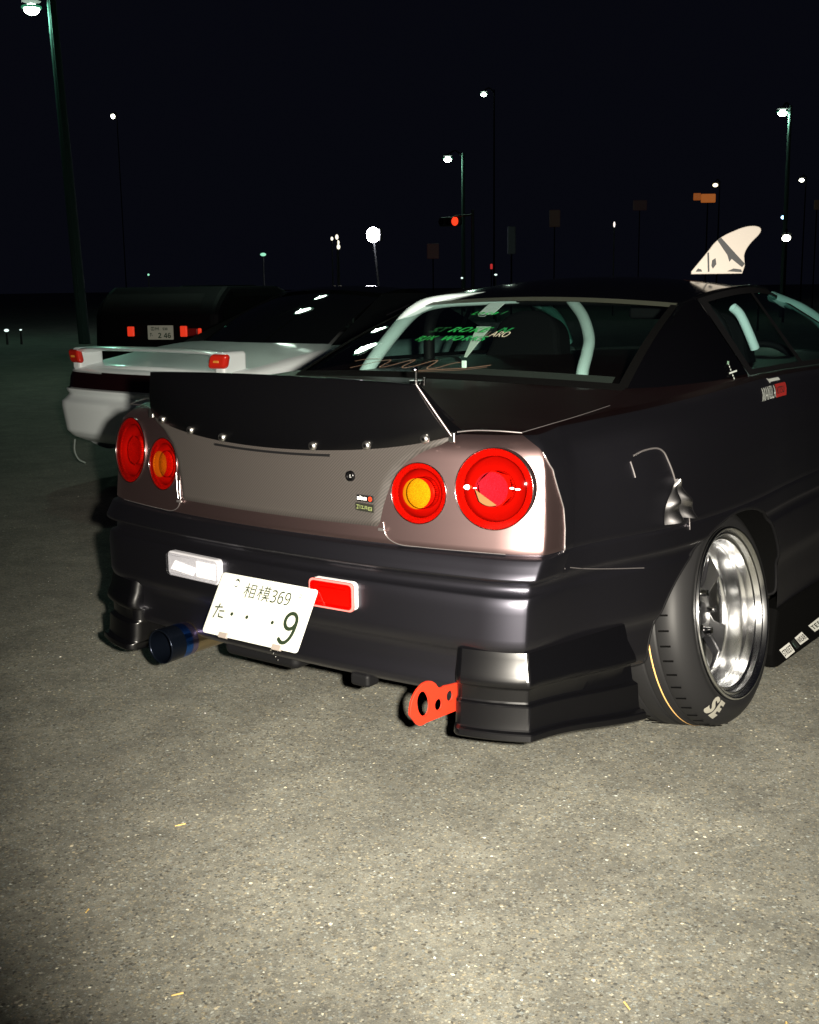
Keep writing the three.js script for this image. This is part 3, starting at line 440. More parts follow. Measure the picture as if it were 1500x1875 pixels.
  part('window_seal', [strip(-0.03, 0.035, -1, 1, 0.003), grid(2, 20, (i, j) => rearGlass(lerp(0.965, 1.01, i / 2), j / 20).add(V(0, 0.002, 0.003))), grid(2, 20, (i, j) => rearGlass(lerp(-1.01, -0.965, i / 2), j / 20).add(V(0, 0.002, 0.003)))], M.black, car);
  part('window_film', [strip(0.035, 0.10, -0.1, 0.93, 0.0015)], std([0.008, 0.012, 0.010], 0.7, 0, { specularIntensity: 0.3 }), car);
  // inside
  part('parcel_shelf', grid(8, 4, (i, j) => V(lerp(-0.6, 0.6, i / 8), 0.93, lerp(0.15, -0.5, j / 4))), std([0.012, 0.014, 0.012], 0.9), car);
  part('cabin_floor', [box(1.3, 0.02, 1.7, 0, 0.36, -1.2), box(1.3, 0.5, 0.02, 0, 0.66, -0.52)], M.black, car);
  for (const sx of [-0.37, 0.37]) {
    const sh = new THREE.Shape(); sh.moveTo(-0.20, 0); sh.lineTo(0.20, 0); sh.quadraticCurveTo(0.27, 0.3, 0.23, 0.45); sh.quadraticCurveTo(0.14, 0.52, 0.13, 0.6); sh.quadraticCurveTo(0.12, 0.7, 0, 0.7); sh.quadraticCurveTo(-0.12, 0.7, -0.13, 0.6); sh.quadraticCurveTo(-0.14, 0.52, -0.23, 0.45); sh.quadraticCurveTo(-0.27, 0.3, -0.20, 0);
    part('bucket_seat', [slab(sh, 0.08, 0.02).rotateX(-0.28).translate(sx, 0.44, -0.82), box(0.46, 0.16, 0.5, sx, 0.44, -1.1, 0.05)], std([0.003, 0.003, 0.0035], 0.9, 0, { specularIntensity: 0.2 }), car);
  }
  part('dashboard', box(1.2, 0.16, 0.3, 0, 0.86, -1.62, 0.05), M.black, car);
  part('steering_wheel', new THREE.TorusGeometry(0.165, 0.014, 10, 32).rotateX(-0.35).translate(0.37, 0.86, -1.42), M.dull, car);
  part('rear_view_mirror', box(0.22, 0.055, 0.03, 0, 1.14, -1.28, 0.012), M.dull, car);
  // roll cage
  const hoop = part('hoop_pad', [tube([[-0.60, 0.45, -0.60], [-0.60, 0.95, -0.58], [-0.57, 1.12, -0.55], [-0.50, 1.185, -0.52], [-0.38, 1.198, -0.52], [0.38, 1.198, -0.52], [0.50, 1.185, -0.52], [0.57, 1.12, -0.55], [0.60, 0.95, -0.58], [0.60, 0.45, -0.60]], 0.022, 120, 14)], M.dull, car);
  const cage = part('roll_cage', [tube([[-0.452, 0.94, 0.02], [-0.455, 1.0, -0.045], [-0.47, 1.155, -0.29], [-0.462, 1.186, -0.37], [-0.42, 1.199, -0.43], [-0.30, 1.206, -0.47], [-0.15, 1.212, -0.49]], 0.0235, 80, 14)], M.cage, car, 'white roll cage tubes behind the glass');
  part('cage_stay', [tube([[0.46, 0.90, 0.12], [0.386, 0.983, 0.02], [0.325, 1.045, -0.12], [0.278, 1.082, -0.22], [0.168, 1.148, -0.38], [0.045, 1.200, -0.52]], 0.0185, 60, 14)], M.cage, cage);
  part('cage_bar', [tube([[0.55, 1.172, -0.70], [0.565, 1.15, -0.722], [0.60, 1.045, -0.770], [0.602, 1.035, -0.775]], 0.0155, 40, 14)], M.cage, cage);
  part('cage_bar', [tube([[0.52, 1.20, -1.14], [0.53, 1.179, -1.257], [0.55, 1.15, -1.38], [0.57, 1.102, -1.513], [0.60, 1.0, -1.66]], 0.019, 60, 14), tube([[-0.52, 1.20, -1.14], [-0.55, 1.15, -1.38], [-0.57, 1.102, -1.513], [-0.60, 1.0, -1.66]], 0.019, 60, 14)], std([0.10, 0.24, 0.22], 0.4), cage);
  // strap hanging behind the glass, buckle at its foot
  part('harness_strap', [slab(poly([[-0.030, 0.05], [0.026, 0.05], [0.008, -0.10], [-0.002, -0.10]]), 0.003, 0).rotateX(-0.9).translate(-0.125, 1.085, -0.20)], std([0.5, 0.55, 0.5], 0.7), car);
  part('harness_buckle', [box(0.018, 0.034, 0.006, -0.052, 1.004, -0.01, 0.003)], std([0.75, 0.8, 0.75], 0.5), car);
  part('top_label', [slab((() => { const s = poly([[-0.02, 0], [0.04, 0], [0.06, 0.06], [0.0, 0.06]]); s.holes.push(roundRect(0.03, 0.018, 0.004)); return s; })(), 0.002, 0).rotateX(-0.9).translate(-0.185, 1.155, -0.32)], std([0.55, 0.58, 0.58], 0.7), car);
}
// --- lettering on the rear window
function decalOnGlass(s0, s1, t0, t1, tex, o = 0.002, mat = {}) {
  return part('decal', grid(16, 6, (i, j) => rearGlass(lerp(s0, s1, i / 16), lerp(t0, t1, j / 6)).add(V(0, 0.6 * o, 0.8 * o))), new THREE.MeshStandardMaterial({ map: tex, transparent: true, roughness: 0.6, side: THREE.DoubleSide, ...mat }), car);
}
{
  const G = (f, a = 1) => `rgba(${f},${a})`;
  decalOnGlass(-0.30, 0.10, 0.745, 0.86, canvasTex(512, 128, (x) => { x.fillStyle = G('14,150,60'); x.font = 'italic bold 72px sans-serif'; x.save(); x.translate(20, 112); x.scale(1.5, 1); x.fillText('Lo', 0, 0); x.fillStyle = G('30,190,90', 0.9); x.fillText('ca', 92, 0); x.fillStyle = G('15,120,60', 0.6); x.fillText('l', 190, 0); x.restore(); }));
  decalOnGlass(-0.42, 0.18, 0.485, 0.61, canvasTex(768, 160, (x) => { x.font = 'italic bold 118px sans-serif'; x.save(); x.translate(26, 128); x.scale(1.2, 1); x.fillStyle = G('20,110,50', 0.45); x.fillText('ST', 0, 0); x.fillStyle = G('14,150,62'); x.fillText('ROKE', 150, 0); x.fillStyle = G('15,140,70', 0.7); x.fillText('N', 510, 0); x.restore(); x.strokeStyle = 'rgba(0,0,0,0.8)'; x.lineWidth = 6; for (let i = 0; i < 22; i++) { x.beginPath(); x.moveTo(i * 40, 160); x.lineTo(i * 40 + 70, 0); x.globalCompositeOperation = 'destination-out'; x.stroke(); x.globalCompositeOperation = 'source-over'; } }));
  decalOnGlass(-0.42, 0.08, 0.385, 0.485, canvasTex(640, 128, (x) => { x.font = 'italic bold 100px sans-serif'; x.save(); x.translate(10, 104); x.scale(1.1, 1); x.fillStyle = G('20,150,60', 0.7); x.fillText('RJK ', 0, 0); x.fillStyle = G('16,150,66'); x.fillText('WO', 215, 0); x.fillStyle = G('18,150,75', 0.8); x.fillText('RKS', 390, 0); x.restore(); }));
  decalOnGlass(0.04, 0.23, 0.435, 0.545, canvasTex(320, 128, (x) => { x.font = '104px sans-serif'; x.fillStyle = G('205,200,175', 0.25); x.fillText('L', 4, 100); x.fillStyle = G('205,200,175', 0.9); x.fillText('ARO', 60, 100); }));
  decalOnGlass(-0.66, 0.30, 0.03, 0.21, canvasTex(1024, 256, (x) => { x.strokeStyle = G('120,95,78', 0.75); x.lineWidth = 9; x.lineCap = 'round'; x.beginPath(); x.moveTo(20, 90); x.bezierCurveTo(120, 30, 160, 60, 210, 50); x.moveTo(60, 200); x.bezierCurveTo(160, 140, 240, 60, 300, 70); x.bezierCurveTo(330, 90, 260, 190, 300, 190); x.bezierCurveTo(380, 160, 420, 70, 480, 60); x.bezierCurveTo(500, 90, 420, 180, 470, 190); x.bezierCurveTo(560, 170, 590, 60, 640, 60); x.bezierCurveTo(660, 100, 600, 190, 650, 195); x.bezierCurveTo(720, 180, 740, 90, 800, 80); x.moveTo(560, 236); x.bezierCurveTo(700, 190, 860, 190, 1000, 100); x.stroke(); x.lineWidth = 5; x.beginPath(); x.moveTo(600, 246); x.bezierCurveTo(760, 210, 880, 200, 990, 130); x.stroke(); }));
}
// --- boot pin by the window foot
{
  const P = V(0.435, 1.034, 0.905), b = part('boot_pin', [cyl(0.016, 0.016, 0.012, 18).translate(P.x, P.y, P.z), rod(V(P.x, P.y, P.z), V(P.x, P.y + 0.026, P.z), 0.004), new THREE.SphereGeometry(0.0075, 14, 10).translate(P.x - 0.002, P.y + 0.03, P.z), rod(V(P.x + 0.024, P.y - 0.004, P.z), V(P.x + 0.024, P.y + 0.014, P.z), 0.003)], M.chrome, car, 'small bright pin at the top corner of the ducktail');
}
// --- fender flare edge and its folded tail
{
  const sp = (z, y, o = 0.001) => V(sideX(z, y) + o, y + carWarp(sideX(z, y), y, z), z);
  edgeLine([sp(0.52, 0.83), sp(0.515, 0.812), sp(0.51, 0.79)], 0.0022);
  edgeLine([sp(0.51, 0.842), sp(0.47, 0.850), sp(0.42, 0.848), sp(0.40, 0.836), sp(0.388, 0.815), sp(0.375, 0.785), sp(0.365, 0.76)], 0.0024);
  edgeLine([sp(0.335, 0.735), sp(0.315, 0.70), sp(0.302, 0.665), sp(0.298, 0.63)], 0.0014);
  const leaf = (sd) => grid(14, 26, (i, j) => { // two smooth pressed lobes either side of a sharp fold
    const t = j / 26, w = 0.004 + 0.058 * Math.pow(Math.sin(Math.PI * Math.min(t * 0.58, 0.5)), 1.2), u = i / 14, y = lerp(0.768, 0.670, t) - 0.012 * u * t, z = lerp(0.362, 0.345, t) - sd * u * w;
    return V(sideX(z, y) + 0.002 + Math.sin(Math.PI * Math.min(u * 1.02, 1)) * (0.006 + 0.016 * t) + 0.006 * Math.sin(Math.PI * u) * Math.cos(t * 12.5), y + carWarp(0.8, y, z), z);
  });
  part('flare_fold', [leaf(1), leaf(-1)], std([0.42, 0.41, 0.42], 0.27, 1), car, 'bright folded tail of the fender flare');
}
// --- stickers on the flank and sill
{
  const flank = (z0, z1, y0, y1, tex) => part('sticker', grid(12, 6, (i, j) => { const z = lerp(z0, z1, i / 12) + 0.11 * (1 - j / 6), y = lerp(y0, y1, j / 6), x = sideX(z, y); return V(x + 0.0025, y + 0.0025 + carWarp(x, y, z), z); }), new THREE.MeshStandardMaterial({ map: tex, transparent: true, roughness: 0.6, side: THREE.DoubleSide }), car);
  flank(-0.325, -0.57, 0.886, 0.930, canvasTex(512, 128, (x) => { x.fillStyle = '#8f1610'; x.fillRect(290, 44, 222, 84); x.fillStyle = 'rgba(190,196,190,1)'; x.font = '108px sans-serif'; x.save(); x.translate(0, 124); x.fillText('MANILA', 0, 0, 288); x.restore(); x.fillRect(232, 8, 210, 18); x.fillRect(212, 2, 18, 30); x.fillStyle = 'rgba(20,10,10,0.9)'; x.font = 'bold 60px sans-serif'; x.fillText('KITSU', 306, 108, 190); }));
  const onPillar = (c, tex) => part('sticker', grid(6, 6, (i, j) => c[0].clone().lerp(c[1], i / 6).lerp(c[3].clone().lerp(c[2], i / 6), 1 - j / 6).add(V(0.0025, 0.003, 0.0004))), new THREE.MeshStandardMaterial({ map: tex, transparent: true, roughness: 0.6, side: THREE.DoubleSide }), car);
  onPillar([V(0.692, 1.021, -0.305), V(0.704, 1.019, -0.37), V(0.748, 0.962, -0.262), V(0.744, 0.965, -0.175)], canvasTex(256, 256, (x) => { x.strokeStyle = 'rgba(190,198,192,1)'; x.lineWidth = 17; x.setLineDash([26, 16]); x.beginPath(); x.moveTo(40, 30); x.lineTo(190, 236); x.stroke(); x.setLineDash([]); x.lineWidth = 20; x.beginPath(); x.moveTo(70, 150); x.lineTo(226, 124); x.stroke(); x.fillStyle = 'rgba(120,155,132,1)'; x.fillRect(18, 8, 40, 38); }));
  // sill extension
  for (const sd of [1, -1]) part('side_skirt', [slab(poly([[-2.2, 0.06], [-2.2, 0.22], [-0.43, 0.24], [-0.405, 0.11], [-0.42, 0.075], [-0.45, 0.066]]), 0.05, 0.012).rotateY(-Math.PI / 2).translate(sd > 0 ? 0.833 : -0.783, 0, 0)], M.black, car);
  const quad = (a, b, c, d, tex) => { const g = new THREE.BufferGeometry(), P = [a, b, c, d].map(([z, y]) => V(0.8475, y, z)); g.setAttribute('position', new THREE.Float32BufferAttribute(P.flatMap((p) => [p.x, p.y, p.z]), 3)); g.setAttribute('uv', new THREE.Float32BufferAttribute([0, 1, 1, 1, 1, 0, 0, 0], 2)); g.setIndex([0, 2, 1, 0, 3, 2]); g.computeVertexNormals(); part('sticker', g, new THREE.MeshStandardMaterial({ map: tex, roughness: 0.6, side: THREE.DoubleSide }), car); };
  const sk = (txt, bg, fg, fs) => canvasTex(256, 128, (x) => { x.fillStyle = bg; x.fillRect(0, 0, 256, 128); x.fillStyle = fg; x.font = `bold ${fs}px sans-serif`; x.fillText(txt, 10, 64 + fs * 0.36, 236); });
  quad([-0.4416, 0.115], [-0.529, 0.118], [-0.591, 0.0718], [-0.511, 0.0687], sk('STREET', '#dcdcd6', '#101010', 104));
  quad([-0.545, 0.117], [-0.575, 0.118], [-0.635, 0.077], [-0.605, 0.075], sk('X', '#0a1210', '#54746a', 90));
  quad([-0.58, 0.120], [-0.647, 0.1245], [-0.722, 0.081], [-0.642, 0.081], sk('WEAR', '#dcdcd6', '#101010', 104));
  quad([-0.71, 0.130], [-0.86, 0.135], [-0.92, 0.092], [-0.782, 0.091], sk('TEIN', '#d8dad2', '#18221c', 96));
}
// --- wheels: stretched tyre on a deep polished rim
function makeWheel(sd, z, camber) {
  const ax = (g) => g.rotateZ(-Math.PI / 2); // lathe axis y -> +x, outwards
  const rim = part('wheel', ax(lathe([[0.2435, -0.004], [0.2435, 0.002], [0.240, 0.005], [0.2345, 0.003], [0.231, -0.008], [0.2275, -0.010], [0.2245, -0.006], [0.2205, -0.009], [0.2185, -0.024], [0.2145, -0.026], [0.2110, -0.022], [0.2070, -0.026], [0.2045, -0.044], [0.2005, -0.052], [0.197, -0.065], [0.193, -0.10], [0.189, -0.112], [0.186, -0.114], [0.184, -0.13], [0.19, -0.2], [0.215, -0.235], [0.225, -0.245]], 96)), M.polished, car, sd > 0 && z === 0 ? 'deep polished rear wheel with black spokes' : undefined);
  rim.position.set(0.866 * sd, 0.327, z); rim.rotation.z = camber * sd; if (sd < 0) rim.rotation.y = Math.PI, rim.rotation.z = camber * 1; 
  const bar = 0.0;
  part('tyre', ax(lathe([[0.232, -0.240], [0.265, -0.254], [0.288, -0.250], [0.304, -0.238], [0.3135, -0.222], [0.3172, -0.195], [0.3112, -0.193], [0.3112, -0.185], [0.3172, -0.183], [0.318, -0.145], [0.312, -0.143], [0.312, -0.135], [0.318, -0.133], [0.3172, -0.096], [0.3112, -0.094], [0.3112, -0.087], [0.3172, -0.085], [0.316, -0.058], [0.311, -0.042], [0.3035, -0.030], [0.290, -0.016], [0.272, -0.005], [0.262, -0.002], [0.256, -0.005], [0.2475, -0.004], [0.243, -0.008]], 120)), M.rubber, rim);
  // cross grooves
  const gr = []; for (let i = 0; i < 48; i++) { const a = i / 48 * 6.2832; for (const [x0, x1, o] of [[-0.235, -0.2, 0], [-0.08, -0.05, 0.06]]) gr.push(box(Math.abs(x1 - x0), 0.0022, 0.005, (x0 + x1) / 2, 0.3168, 0, 0.0005).rotateX(a + o)); }
  const sip = part('tread_grooves', gr, M.black, rim); sip.userData.kind = 'stuff';
  part('tyre_stripe', ax(lathe([[0.3184, -0.1135], [0.3189, -0.1115], [0.3184, -0.1095]], 100)), std([0.62, 0.36, 0.12], 0.7), rim);
  // spokes: five broad arms and a hub, set deep in the barrel
  const arm = (() => { const s = new THREE.Shape(); s.moveTo(-0.038, 0.02); s.lineTo(-0.020, 0.11); s.lineTo(-0.040, 0.186); s.lineTo(0.040, 0.186); s.lineTo(0.020, 0.11); s.lineTo(0.038, 0.02); s.closePath(); return slab(s, 0.022, 0.006).rotateY(Math.PI / 2); })();
  for (let i = 0; i < 5; i++) { const m = part('spoke', arm, M.wheelBlack, rim); m.rotation.x = i / 5 * 6.2832 + 0.3; m.position.x = -0.136; }
  part('hub', ax(lathe([[0, -0.092], [0.03, -0.092], [0.034, -0.098], [0.040, -0.10], [0.075, -0.106], [0.080, -0.135]], 40)), M.wheelBlack, rim);
  for (let i = 0; i < 5; i++) { const a = i / 5 * 6.2832 + 0.9; part('wheel_nut', cyl(0.011, 0.010, 0.03, 6).rotateZ(-Math.PI / 2).translate(-0.095, 0.057 * Math.cos(a), 0.057 * Math.sin(a)), M.chrome, rim); }
  part('brake_disc', ax(lathe([[0.05, -0.185], [0.155, -0.185], [0.155, -0.205]], 48)), std([0.3, 0.29, 0.28], 0.4, 1), rim);
  return rim;
}
{
  const w = makeWheel(1, 0, -0.0); w.rotation.z = 0.165; w.position.y = 0.342; w.position.x = 0.868;
  const copy = (sd, z, cam) => { const c = w.clone(); c.userData = {}; car.add(c); c.position.set(0.868 * sd, 0.342, z); c.rotation.set(0, sd > 0 ? 0 : Math.PI, z < -1 ? 0.12 : 0.165); if (z < -1) c.position.y = 0.332; return c; };
  copy(-1, 0); copy(1, -2.665); copy(-1, -2.665);
  // raised white letters low on the tyre wall, facing out
  const tex = canvasTex(256, 128, (x) => { x.fillStyle = '#7c7a70'; x.font = 'bold 150px sans-serif'; x.lineWidth = 10; x.strokeStyle = '#7c7a70'; x.save(); x.scale(1.2, 1); x.fillText('SE', 2, 118, 208); x.strokeText('SE', 2, 118, 208); x.restore(); });
  const wall = grid(16, 4, (i, j) => { const a = lerp(2.36, 2.66, i / 16), r = lerp(0.3085, 0.2585, j / 4), xx = lerp(-0.034, 0.001, Math.pow(j / 4, 0.6)); return V(xx + 0.002, r * Math.cos(a), r * Math.sin(a)); });
  part('tyre_lettering', wall, new THREE.MeshStandardMaterial({ map: tex, transparent: true, roughness: 0.8, side: THREE.DoubleSide }), w);
}

// --- the fin on the roof
{
  const f = thing('surfboard_fin', 'off-white curved fin with dark strap and marks standing on the coupe roof', 'fin', [0, 0, 0]);
  const P0 = at(1318, 497, 4.3), s = new THREE.Shape(), k = 4.3 / 2190, pt = (px, py) => [(px - 1318) * k, (497 - py) * k];
  s.moveTo(...pt(1268, 497)); s.lineTo(...pt(1300, 457)); s.quadraticCurveTo(...pt(1312, 437), ...pt(1340, 427)); s.quadraticCurveTo(...pt(1368, 414), ...pt(1384, 420)); s.quadraticCurveTo(...pt(1392, 424), ...pt(1380, 436)); s.quadraticCurveTo(...pt(1360, 455), ...pt(1359, 470)); s.lineTo(...pt(1361, 487)); s.lineTo(...pt(1357, 500)); s.lineTo(...pt(1268, 500)); s.closePath();
  f.position.copy(P0); const yaw = 0.55; f.rotation.y = yaw;
  const c = 1 / Math.cos(yaw - 0.644 + 0.26) ;
  part('fin_blade', slab(s, 0.008, 0.003).translate(0, 0, -0.004), std([0.42, 0.38, 0.335], 0.6), f);
  const dk = std([0.012, 0.014, 0.016], 0.6), band = (pts, w) => slab(poly(pts.map((p) => pt(...p))), 0.001, 0).translate(0, 0, 0.0078);
  part('strap', [band([[1311, 441], [1318, 437], [1345, 466], [1362, 484], [1357, 490], [1338, 475], [1334, 480], [1330, 468]])], dk, f);
  part('seam', [band([[1294, 464], [1297, 462], [1299, 497], [1296, 498]])], dk, f);
  part('mark', [band([[1303, 477], [1309, 473], [1311, 484], [1305, 492], [1302, 487]])], dk, f);
  part('mark', [band([[1274, 497], [1278, 491], [1284, 493], [1286, 497]]), band([[1330, 497], [1342, 492], [1356, 494], [1357, 499]])], dk, f);
}

// ------------------------------------------------------------------ the white coupe parked beyond
{
  const w = thing('white_coupe', 'white coupe with red brake lamps in its wing, parked left beyond the dark coupe', 'car', [-3.74, 0, -2.71]);
  const Ww = table([[-3.6, 0.70], [-3.2, 0.79], [-2.5, 0.835], [-1.2, 0.83], [0, 0.835], [0.6, 0.815], [0.9, 0.79]]);
  const wl = [[0.27, 0.86, 0.12, 0.70, 0.06], [0.30, 0.92, 0.12, 0.745, 0.03], [0.34, 0.955, 0.12, 0.765, 0.012], [0.50, 0.975, 0.12, 0.78, 0.0], [0.535, 0.972, 0.12, 0.78, 0.0], [0.548, 0.955, 0.12, 0.77, 0.006], [0.575, 0.930, 0.12, 0.752, 0.014], [0.585, 0.928, 0.12, 0.750, 0.016], [0.60, 0.938, 0.12, 0.757, 0.01], [0.625, 0.942, 0.12, 0.76, 0.006], [0.632, 0.935, 0.12, 0.757, 0.008], [0.638, 0.922, 0.12, 0.75, 0.014], [0.735, 0.912, 0.12, 0.745, 0.02], [0.80, 0.895, 0.12, 0.735, 0.03], [0.825, 0.87, 0.12, 0.715, 0.06], [0.832, 0.84, 0.12, 0.70, 0.09]];
  const bs = table([[-3.6, -0.12], [-2, 0.03], [-0.3, 0.035], [0.2, 0.0], [0.6, -0.045], [0.95, -0.075]]);
  const warp = (x, y, z) => (y > 0.6 ? (y - 0.6) / 0.2 * bs(z) : 0) - (y < 0.34 ? 0.1 * smooth(0.8, 0.5, z) : 0);
  const wcut = (p) => { if (p.x > 0.5) for (const a of [0, -2.47]) { const dz = p.z - a, dy = p.y - 0.3, r = Math.hypot(dz, Math.max(dy, 0)); if (Math.abs(dz) < 0.34 && r < 0.34) { const k = 0.34 / (r || 1); return V(p.x, dy > 0 ? 0.3 + dy * k : p.y, a + (dy > 0 ? dz * k : Math.sign(dz || 1) * 0.34)); } } return null; };
  const args = { levels: wl, W: Ww, warp, noseZ: (y) => -3.25 - 0.3 * Math.sqrt(Math.max(0, 1 - Math.pow((y - 0.4) / 0.6, 2))), cut: wcut };
  part('body', bodyShell({ ...args, deck: () => 0.02, from: (p) => p.y > 0.621 && p.y < 0.722 && p.z > 0.70 }), M.white, w);
  part('lamp_garnish', bodyShell({ ...args, from: (p) => !(p.y > 0.615 && p.y < 0.726 && p.z > 0.69) }), std([0.010, 0.0025, 0.003], 0.2, 0, { clearcoat: 0.3 }), w, 'dark red strip of tail lamps across the rear');
  const zc = (x, z0) => z0 - 0.12 * x * x;
  // wing: blade on two end posts that hold the brake lamps
  const wing = part('rear_wing', [grid(40, 10, (i, j) => { const x = lerp(-0.70, 0.70, i / 40), a = j / 10 * 6.2832, e = Math.pow(Math.abs(x) / 0.70, 8); return V(x * (1 - 0.01 * e), 0.882 - 0.03 * e - 0.02 * x * x + 0.016 * Math.sin(a) + 0.012 * Math.cos(a) * 0.3, zc(x, 0.80) + 0.10 * Math.cos(a)); }), ...[1, -1].map((s) => box(0.085, 0.15, 0.20, 0.665 * s, 0.808, zc(0.66, 0.785), 0.025))], M.white, w);
  for (const s of [1, -1]) { const l = part('brake_lamp', new RoundedBoxGeometry(0.128, 0.088, 0.05, 5, 0.024).applyMatrix4(new THREE.Matrix4().set(1, 0.28 * s, 0, 0.664 * s, 0, 1, 0, 0.826, -0.16 * s, 0, 1, zc(0.66, 0.880), 0, 0, 0, 1)), std([0.62, 0.022, 0.010], 0.25, 0, { clearcoat: 0.5 }), wing, s > 0 ? 'right red brake lamp on the wing' : 'left red brake lamp on the wing'); part('lamp_element', box(0.05, 0.014, 0.006, 0, 0, 0, 0.003).translate(0.660 * s, 0.826, zc(0.66, 0.9055)), std([0.9, 0.35, 0.05], 0.3), l); }
  // dark greenhouse
  const backGlass = (s, t) => V(lerp(0.60, 0.50, t) * s, lerp(0.852, 1.20, t) + (0.03 * (1 - s * s)) + 0.03 * Math.sin(Math.PI * t), lerp(-0.20, -1.0, t) + 0.08 * (1 - s * s));
  const dark = std([0.004, 0.005, 0.005], 0.02, 0, { ior: 1.6 });
  part('rear_window', grid(30, 20, (i, j) => backGlass(lerp(-1, 1, i / 30), j / 20)), dark, w);
  part('roof', grid(16, 10, (i, j) => { const s = lerp(-1, 1, i / 16), t = j / 10; return V(0.52 * s, 1.20 + 0.03 * (1 - s * s) + 0.03 * Math.sin(Math.PI * t), lerp(-0.95, -1.45, t) + 0.08 * (1 - s * s) * (1 - 2 * t)); }), dark, w);
  part('windscreen', grid(16, 8, (i, j) => { const s = lerp(1, -1, i / 16), t = j / 8; return V(lerp(0.66, 0.52, t) * s, lerp(0.84, 1.20, t) + 0.03 * (1 - s * s), lerp(-2.1, -1.45, t) - 0.08 * (1 - s * s)); }), dark, w);
  for (const s of [1, -1]) { part('side_window', grid(20, 6, (i, j) => { const u = i / 20, t = j / 6, b = V(0.70 * s, 0.875, lerp(-0.15, -2.1, u)), tp = V(0.505 * s, 1.20, lerp(-0.95, -1.45, u)); return b.lerp(tp, t); }), dark, w); }
  for (const s of [1, -1]) for (const z of [0, -2.47]) part('wheel', [lathe([[0.2, -0.1], [0.3, -0.1], [0.305, 0], [0.3, 0.09], [0.2, 0.1]], 32).rotateZ(Math.PI / 2).translate(0.72 * s, 0.305, z), cyl(0.2, 0.2, 0.16, 28).rotateZ(Math.PI / 2).translate(0.72 * s, 0.305, z)], M.rubber, w);
  part('undertray', box(1.3, 0.02, 3.2, 0, 0.25, -1.1), M.black, w);
  part('tow_strap', tube([[-0.60, 0.29, 0.93], [-0.57, 0.22, 0.96], [-0.52, 0.17, 0.97], [-0.47, 0.15, 0.96]], 0.006, 20, 6), std([0.2, 0.24, 0.22], 0.6), w);
}
// ------------------------------------------------------------------ dark hatchback with plate, farther back
function boxCar(o, opts) { // a tall dark car seen from behind: body, glass, lamps, plate, wheels
  const { paint, wd = 1.66, h = 1.5, len = 3.9 } = opts, hw = wd / 2;
  const s = new THREE.Shape(); s.moveTo(0, 0.28); s.quadraticCurveTo(0.06, 0.3, 0.06, 0.5); s.lineTo(0.02, 0.95); s.quadraticCurveTo(-0.06, h - 0.15, -0.4, h); s.lineTo(-len * 0.52, h); s.quadraticCurveTo(-len * 0.62, h - 0.05, -len * 0.76, 0.98); s.lineTo(-len * 0.97, 0.82); s.quadraticCurveTo(-len, 0.75, -len, 0.4); s.lineTo(-len + 0.05, 0.26); s.closePath();
  const g = new THREE.ExtrudeGeometry(s, { depth: wd - 0.24, bevelEnabled: true, bevelSize: 0.12, bevelOffset: -0.12, bevelThickness: 0.12, bevelSegments: 4, curveSegments: 20 }).rotateY(-Math.PI / 2).translate(hw - 0.12, 0, -0.06); part('body', g, paint, o);
  part('rear_window', grid(10, 6, (i, j) => V(lerp(-hw + 0.2, hw - 0.2, i / 10), lerp(0.99, h - 0.08, j / 6), lerp(0.085, -0.09, Math.pow(j / 6, 1.6)))), M.dull, o);
  for (const sx of [1, -1]) for (const z of [-0.65, -len + 0.75]) part('wheel', lathe([[0.14, -0.09], [0.29, -0.09], [0.30, 0], [0.29, 0.09], [0.14, 0.1]], 28).rotateZ(Math.PI / 2).translate((hw - 0.1) * sx, 0.30, z), M.rubber, o);
}
{
  const yaw = 0.38, PC = V(-8.81, 0.684, -6.53), o = thing('hatchback', 'dark hatchback showing a white plate with 2 46 above the wing of the white coupe', 'car', [0, 0, 0], yaw);
  o.position.set(PC.x - 0.12 * Math.cos(yaw) - 0.08 * Math.sin(yaw), 0, PC.z + 0.12 * Math.sin(yaw) - 0.08 * Math.cos(yaw));
  boxCar(o, { paint: std([0.002, 0.002, 0.003], 0.6, 0, { specularIntensity: 0.15 }), h: 1.27 });
  const tx = canvasTex(512, 256, (x, w, h) => { x.fillStyle = '#cfd0c4'; x.fillRect(0, 0, w, h); x.fillStyle = '#20402c'; x.font = 'bold 78px sans-serif'; x.fillText('品川 530', 0, -900); x.font = 'bold 62px sans-serif'; x.fillText('530', 300, 84); x.lineWidth = 9; x.strokeStyle = '#20402c'; x.beginPath(); for (const [a, b, c, d] of [[70, 30, 130, 30], [70, 30, 70, 84], [130, 30, 130, 84], [70, 84, 130, 84], [100, 30, 100, 84], [160, 24, 160, 88], [190, 24, 190, 84], [220, 24, 224, 88], [160, 56, 222, 56], [40, 150, 80, 146], [58, 134, 48, 200], [72, 168, 92, 190]]) { x.moveTo(a, b); x.lineTo(c, d); } x.stroke(); x.font = 'bold 132px sans-serif'; x.fillText('2', 200, 230); x.fillText('46', 320, 230); });
  const pl = part('number_plate', slab(roundRect(0.33, 0.165, 0.01), 0.002, 0.001), std([0.5, 0.5, 0.46], 0.5), o); pl.position.set(0.115, 0.742, 0.075);
  part('plate_print', new THREE.PlaneGeometry(0.326, 0.162), std([1, 1, 1], 0.5, 0, { map: tx }), pl).position.z = 0.0036;
  const red = std([0.85, 0.03, 0.015], 0.3, 0, { emissive: new THREE.Color().setRGB(0.55, 0.03, 0.01) }), dim = std([0.25, 0.01, 0.01], 0.3);
  const lamp = (x, w, h, m, y) => part('tail_lamp', box(w, h, 0.03, x, y, 0.068, 0.01), m, o);
  lamp(-0.275, 0.085, 0.115, red, 0.755); lamp(0.41, 0.085, 0.125, red, 0.755); lamp(0.525, 0.13, 0.09, dim, 0.745); lamp(0.615, 0.04, 0.09, red, 0.745);
}
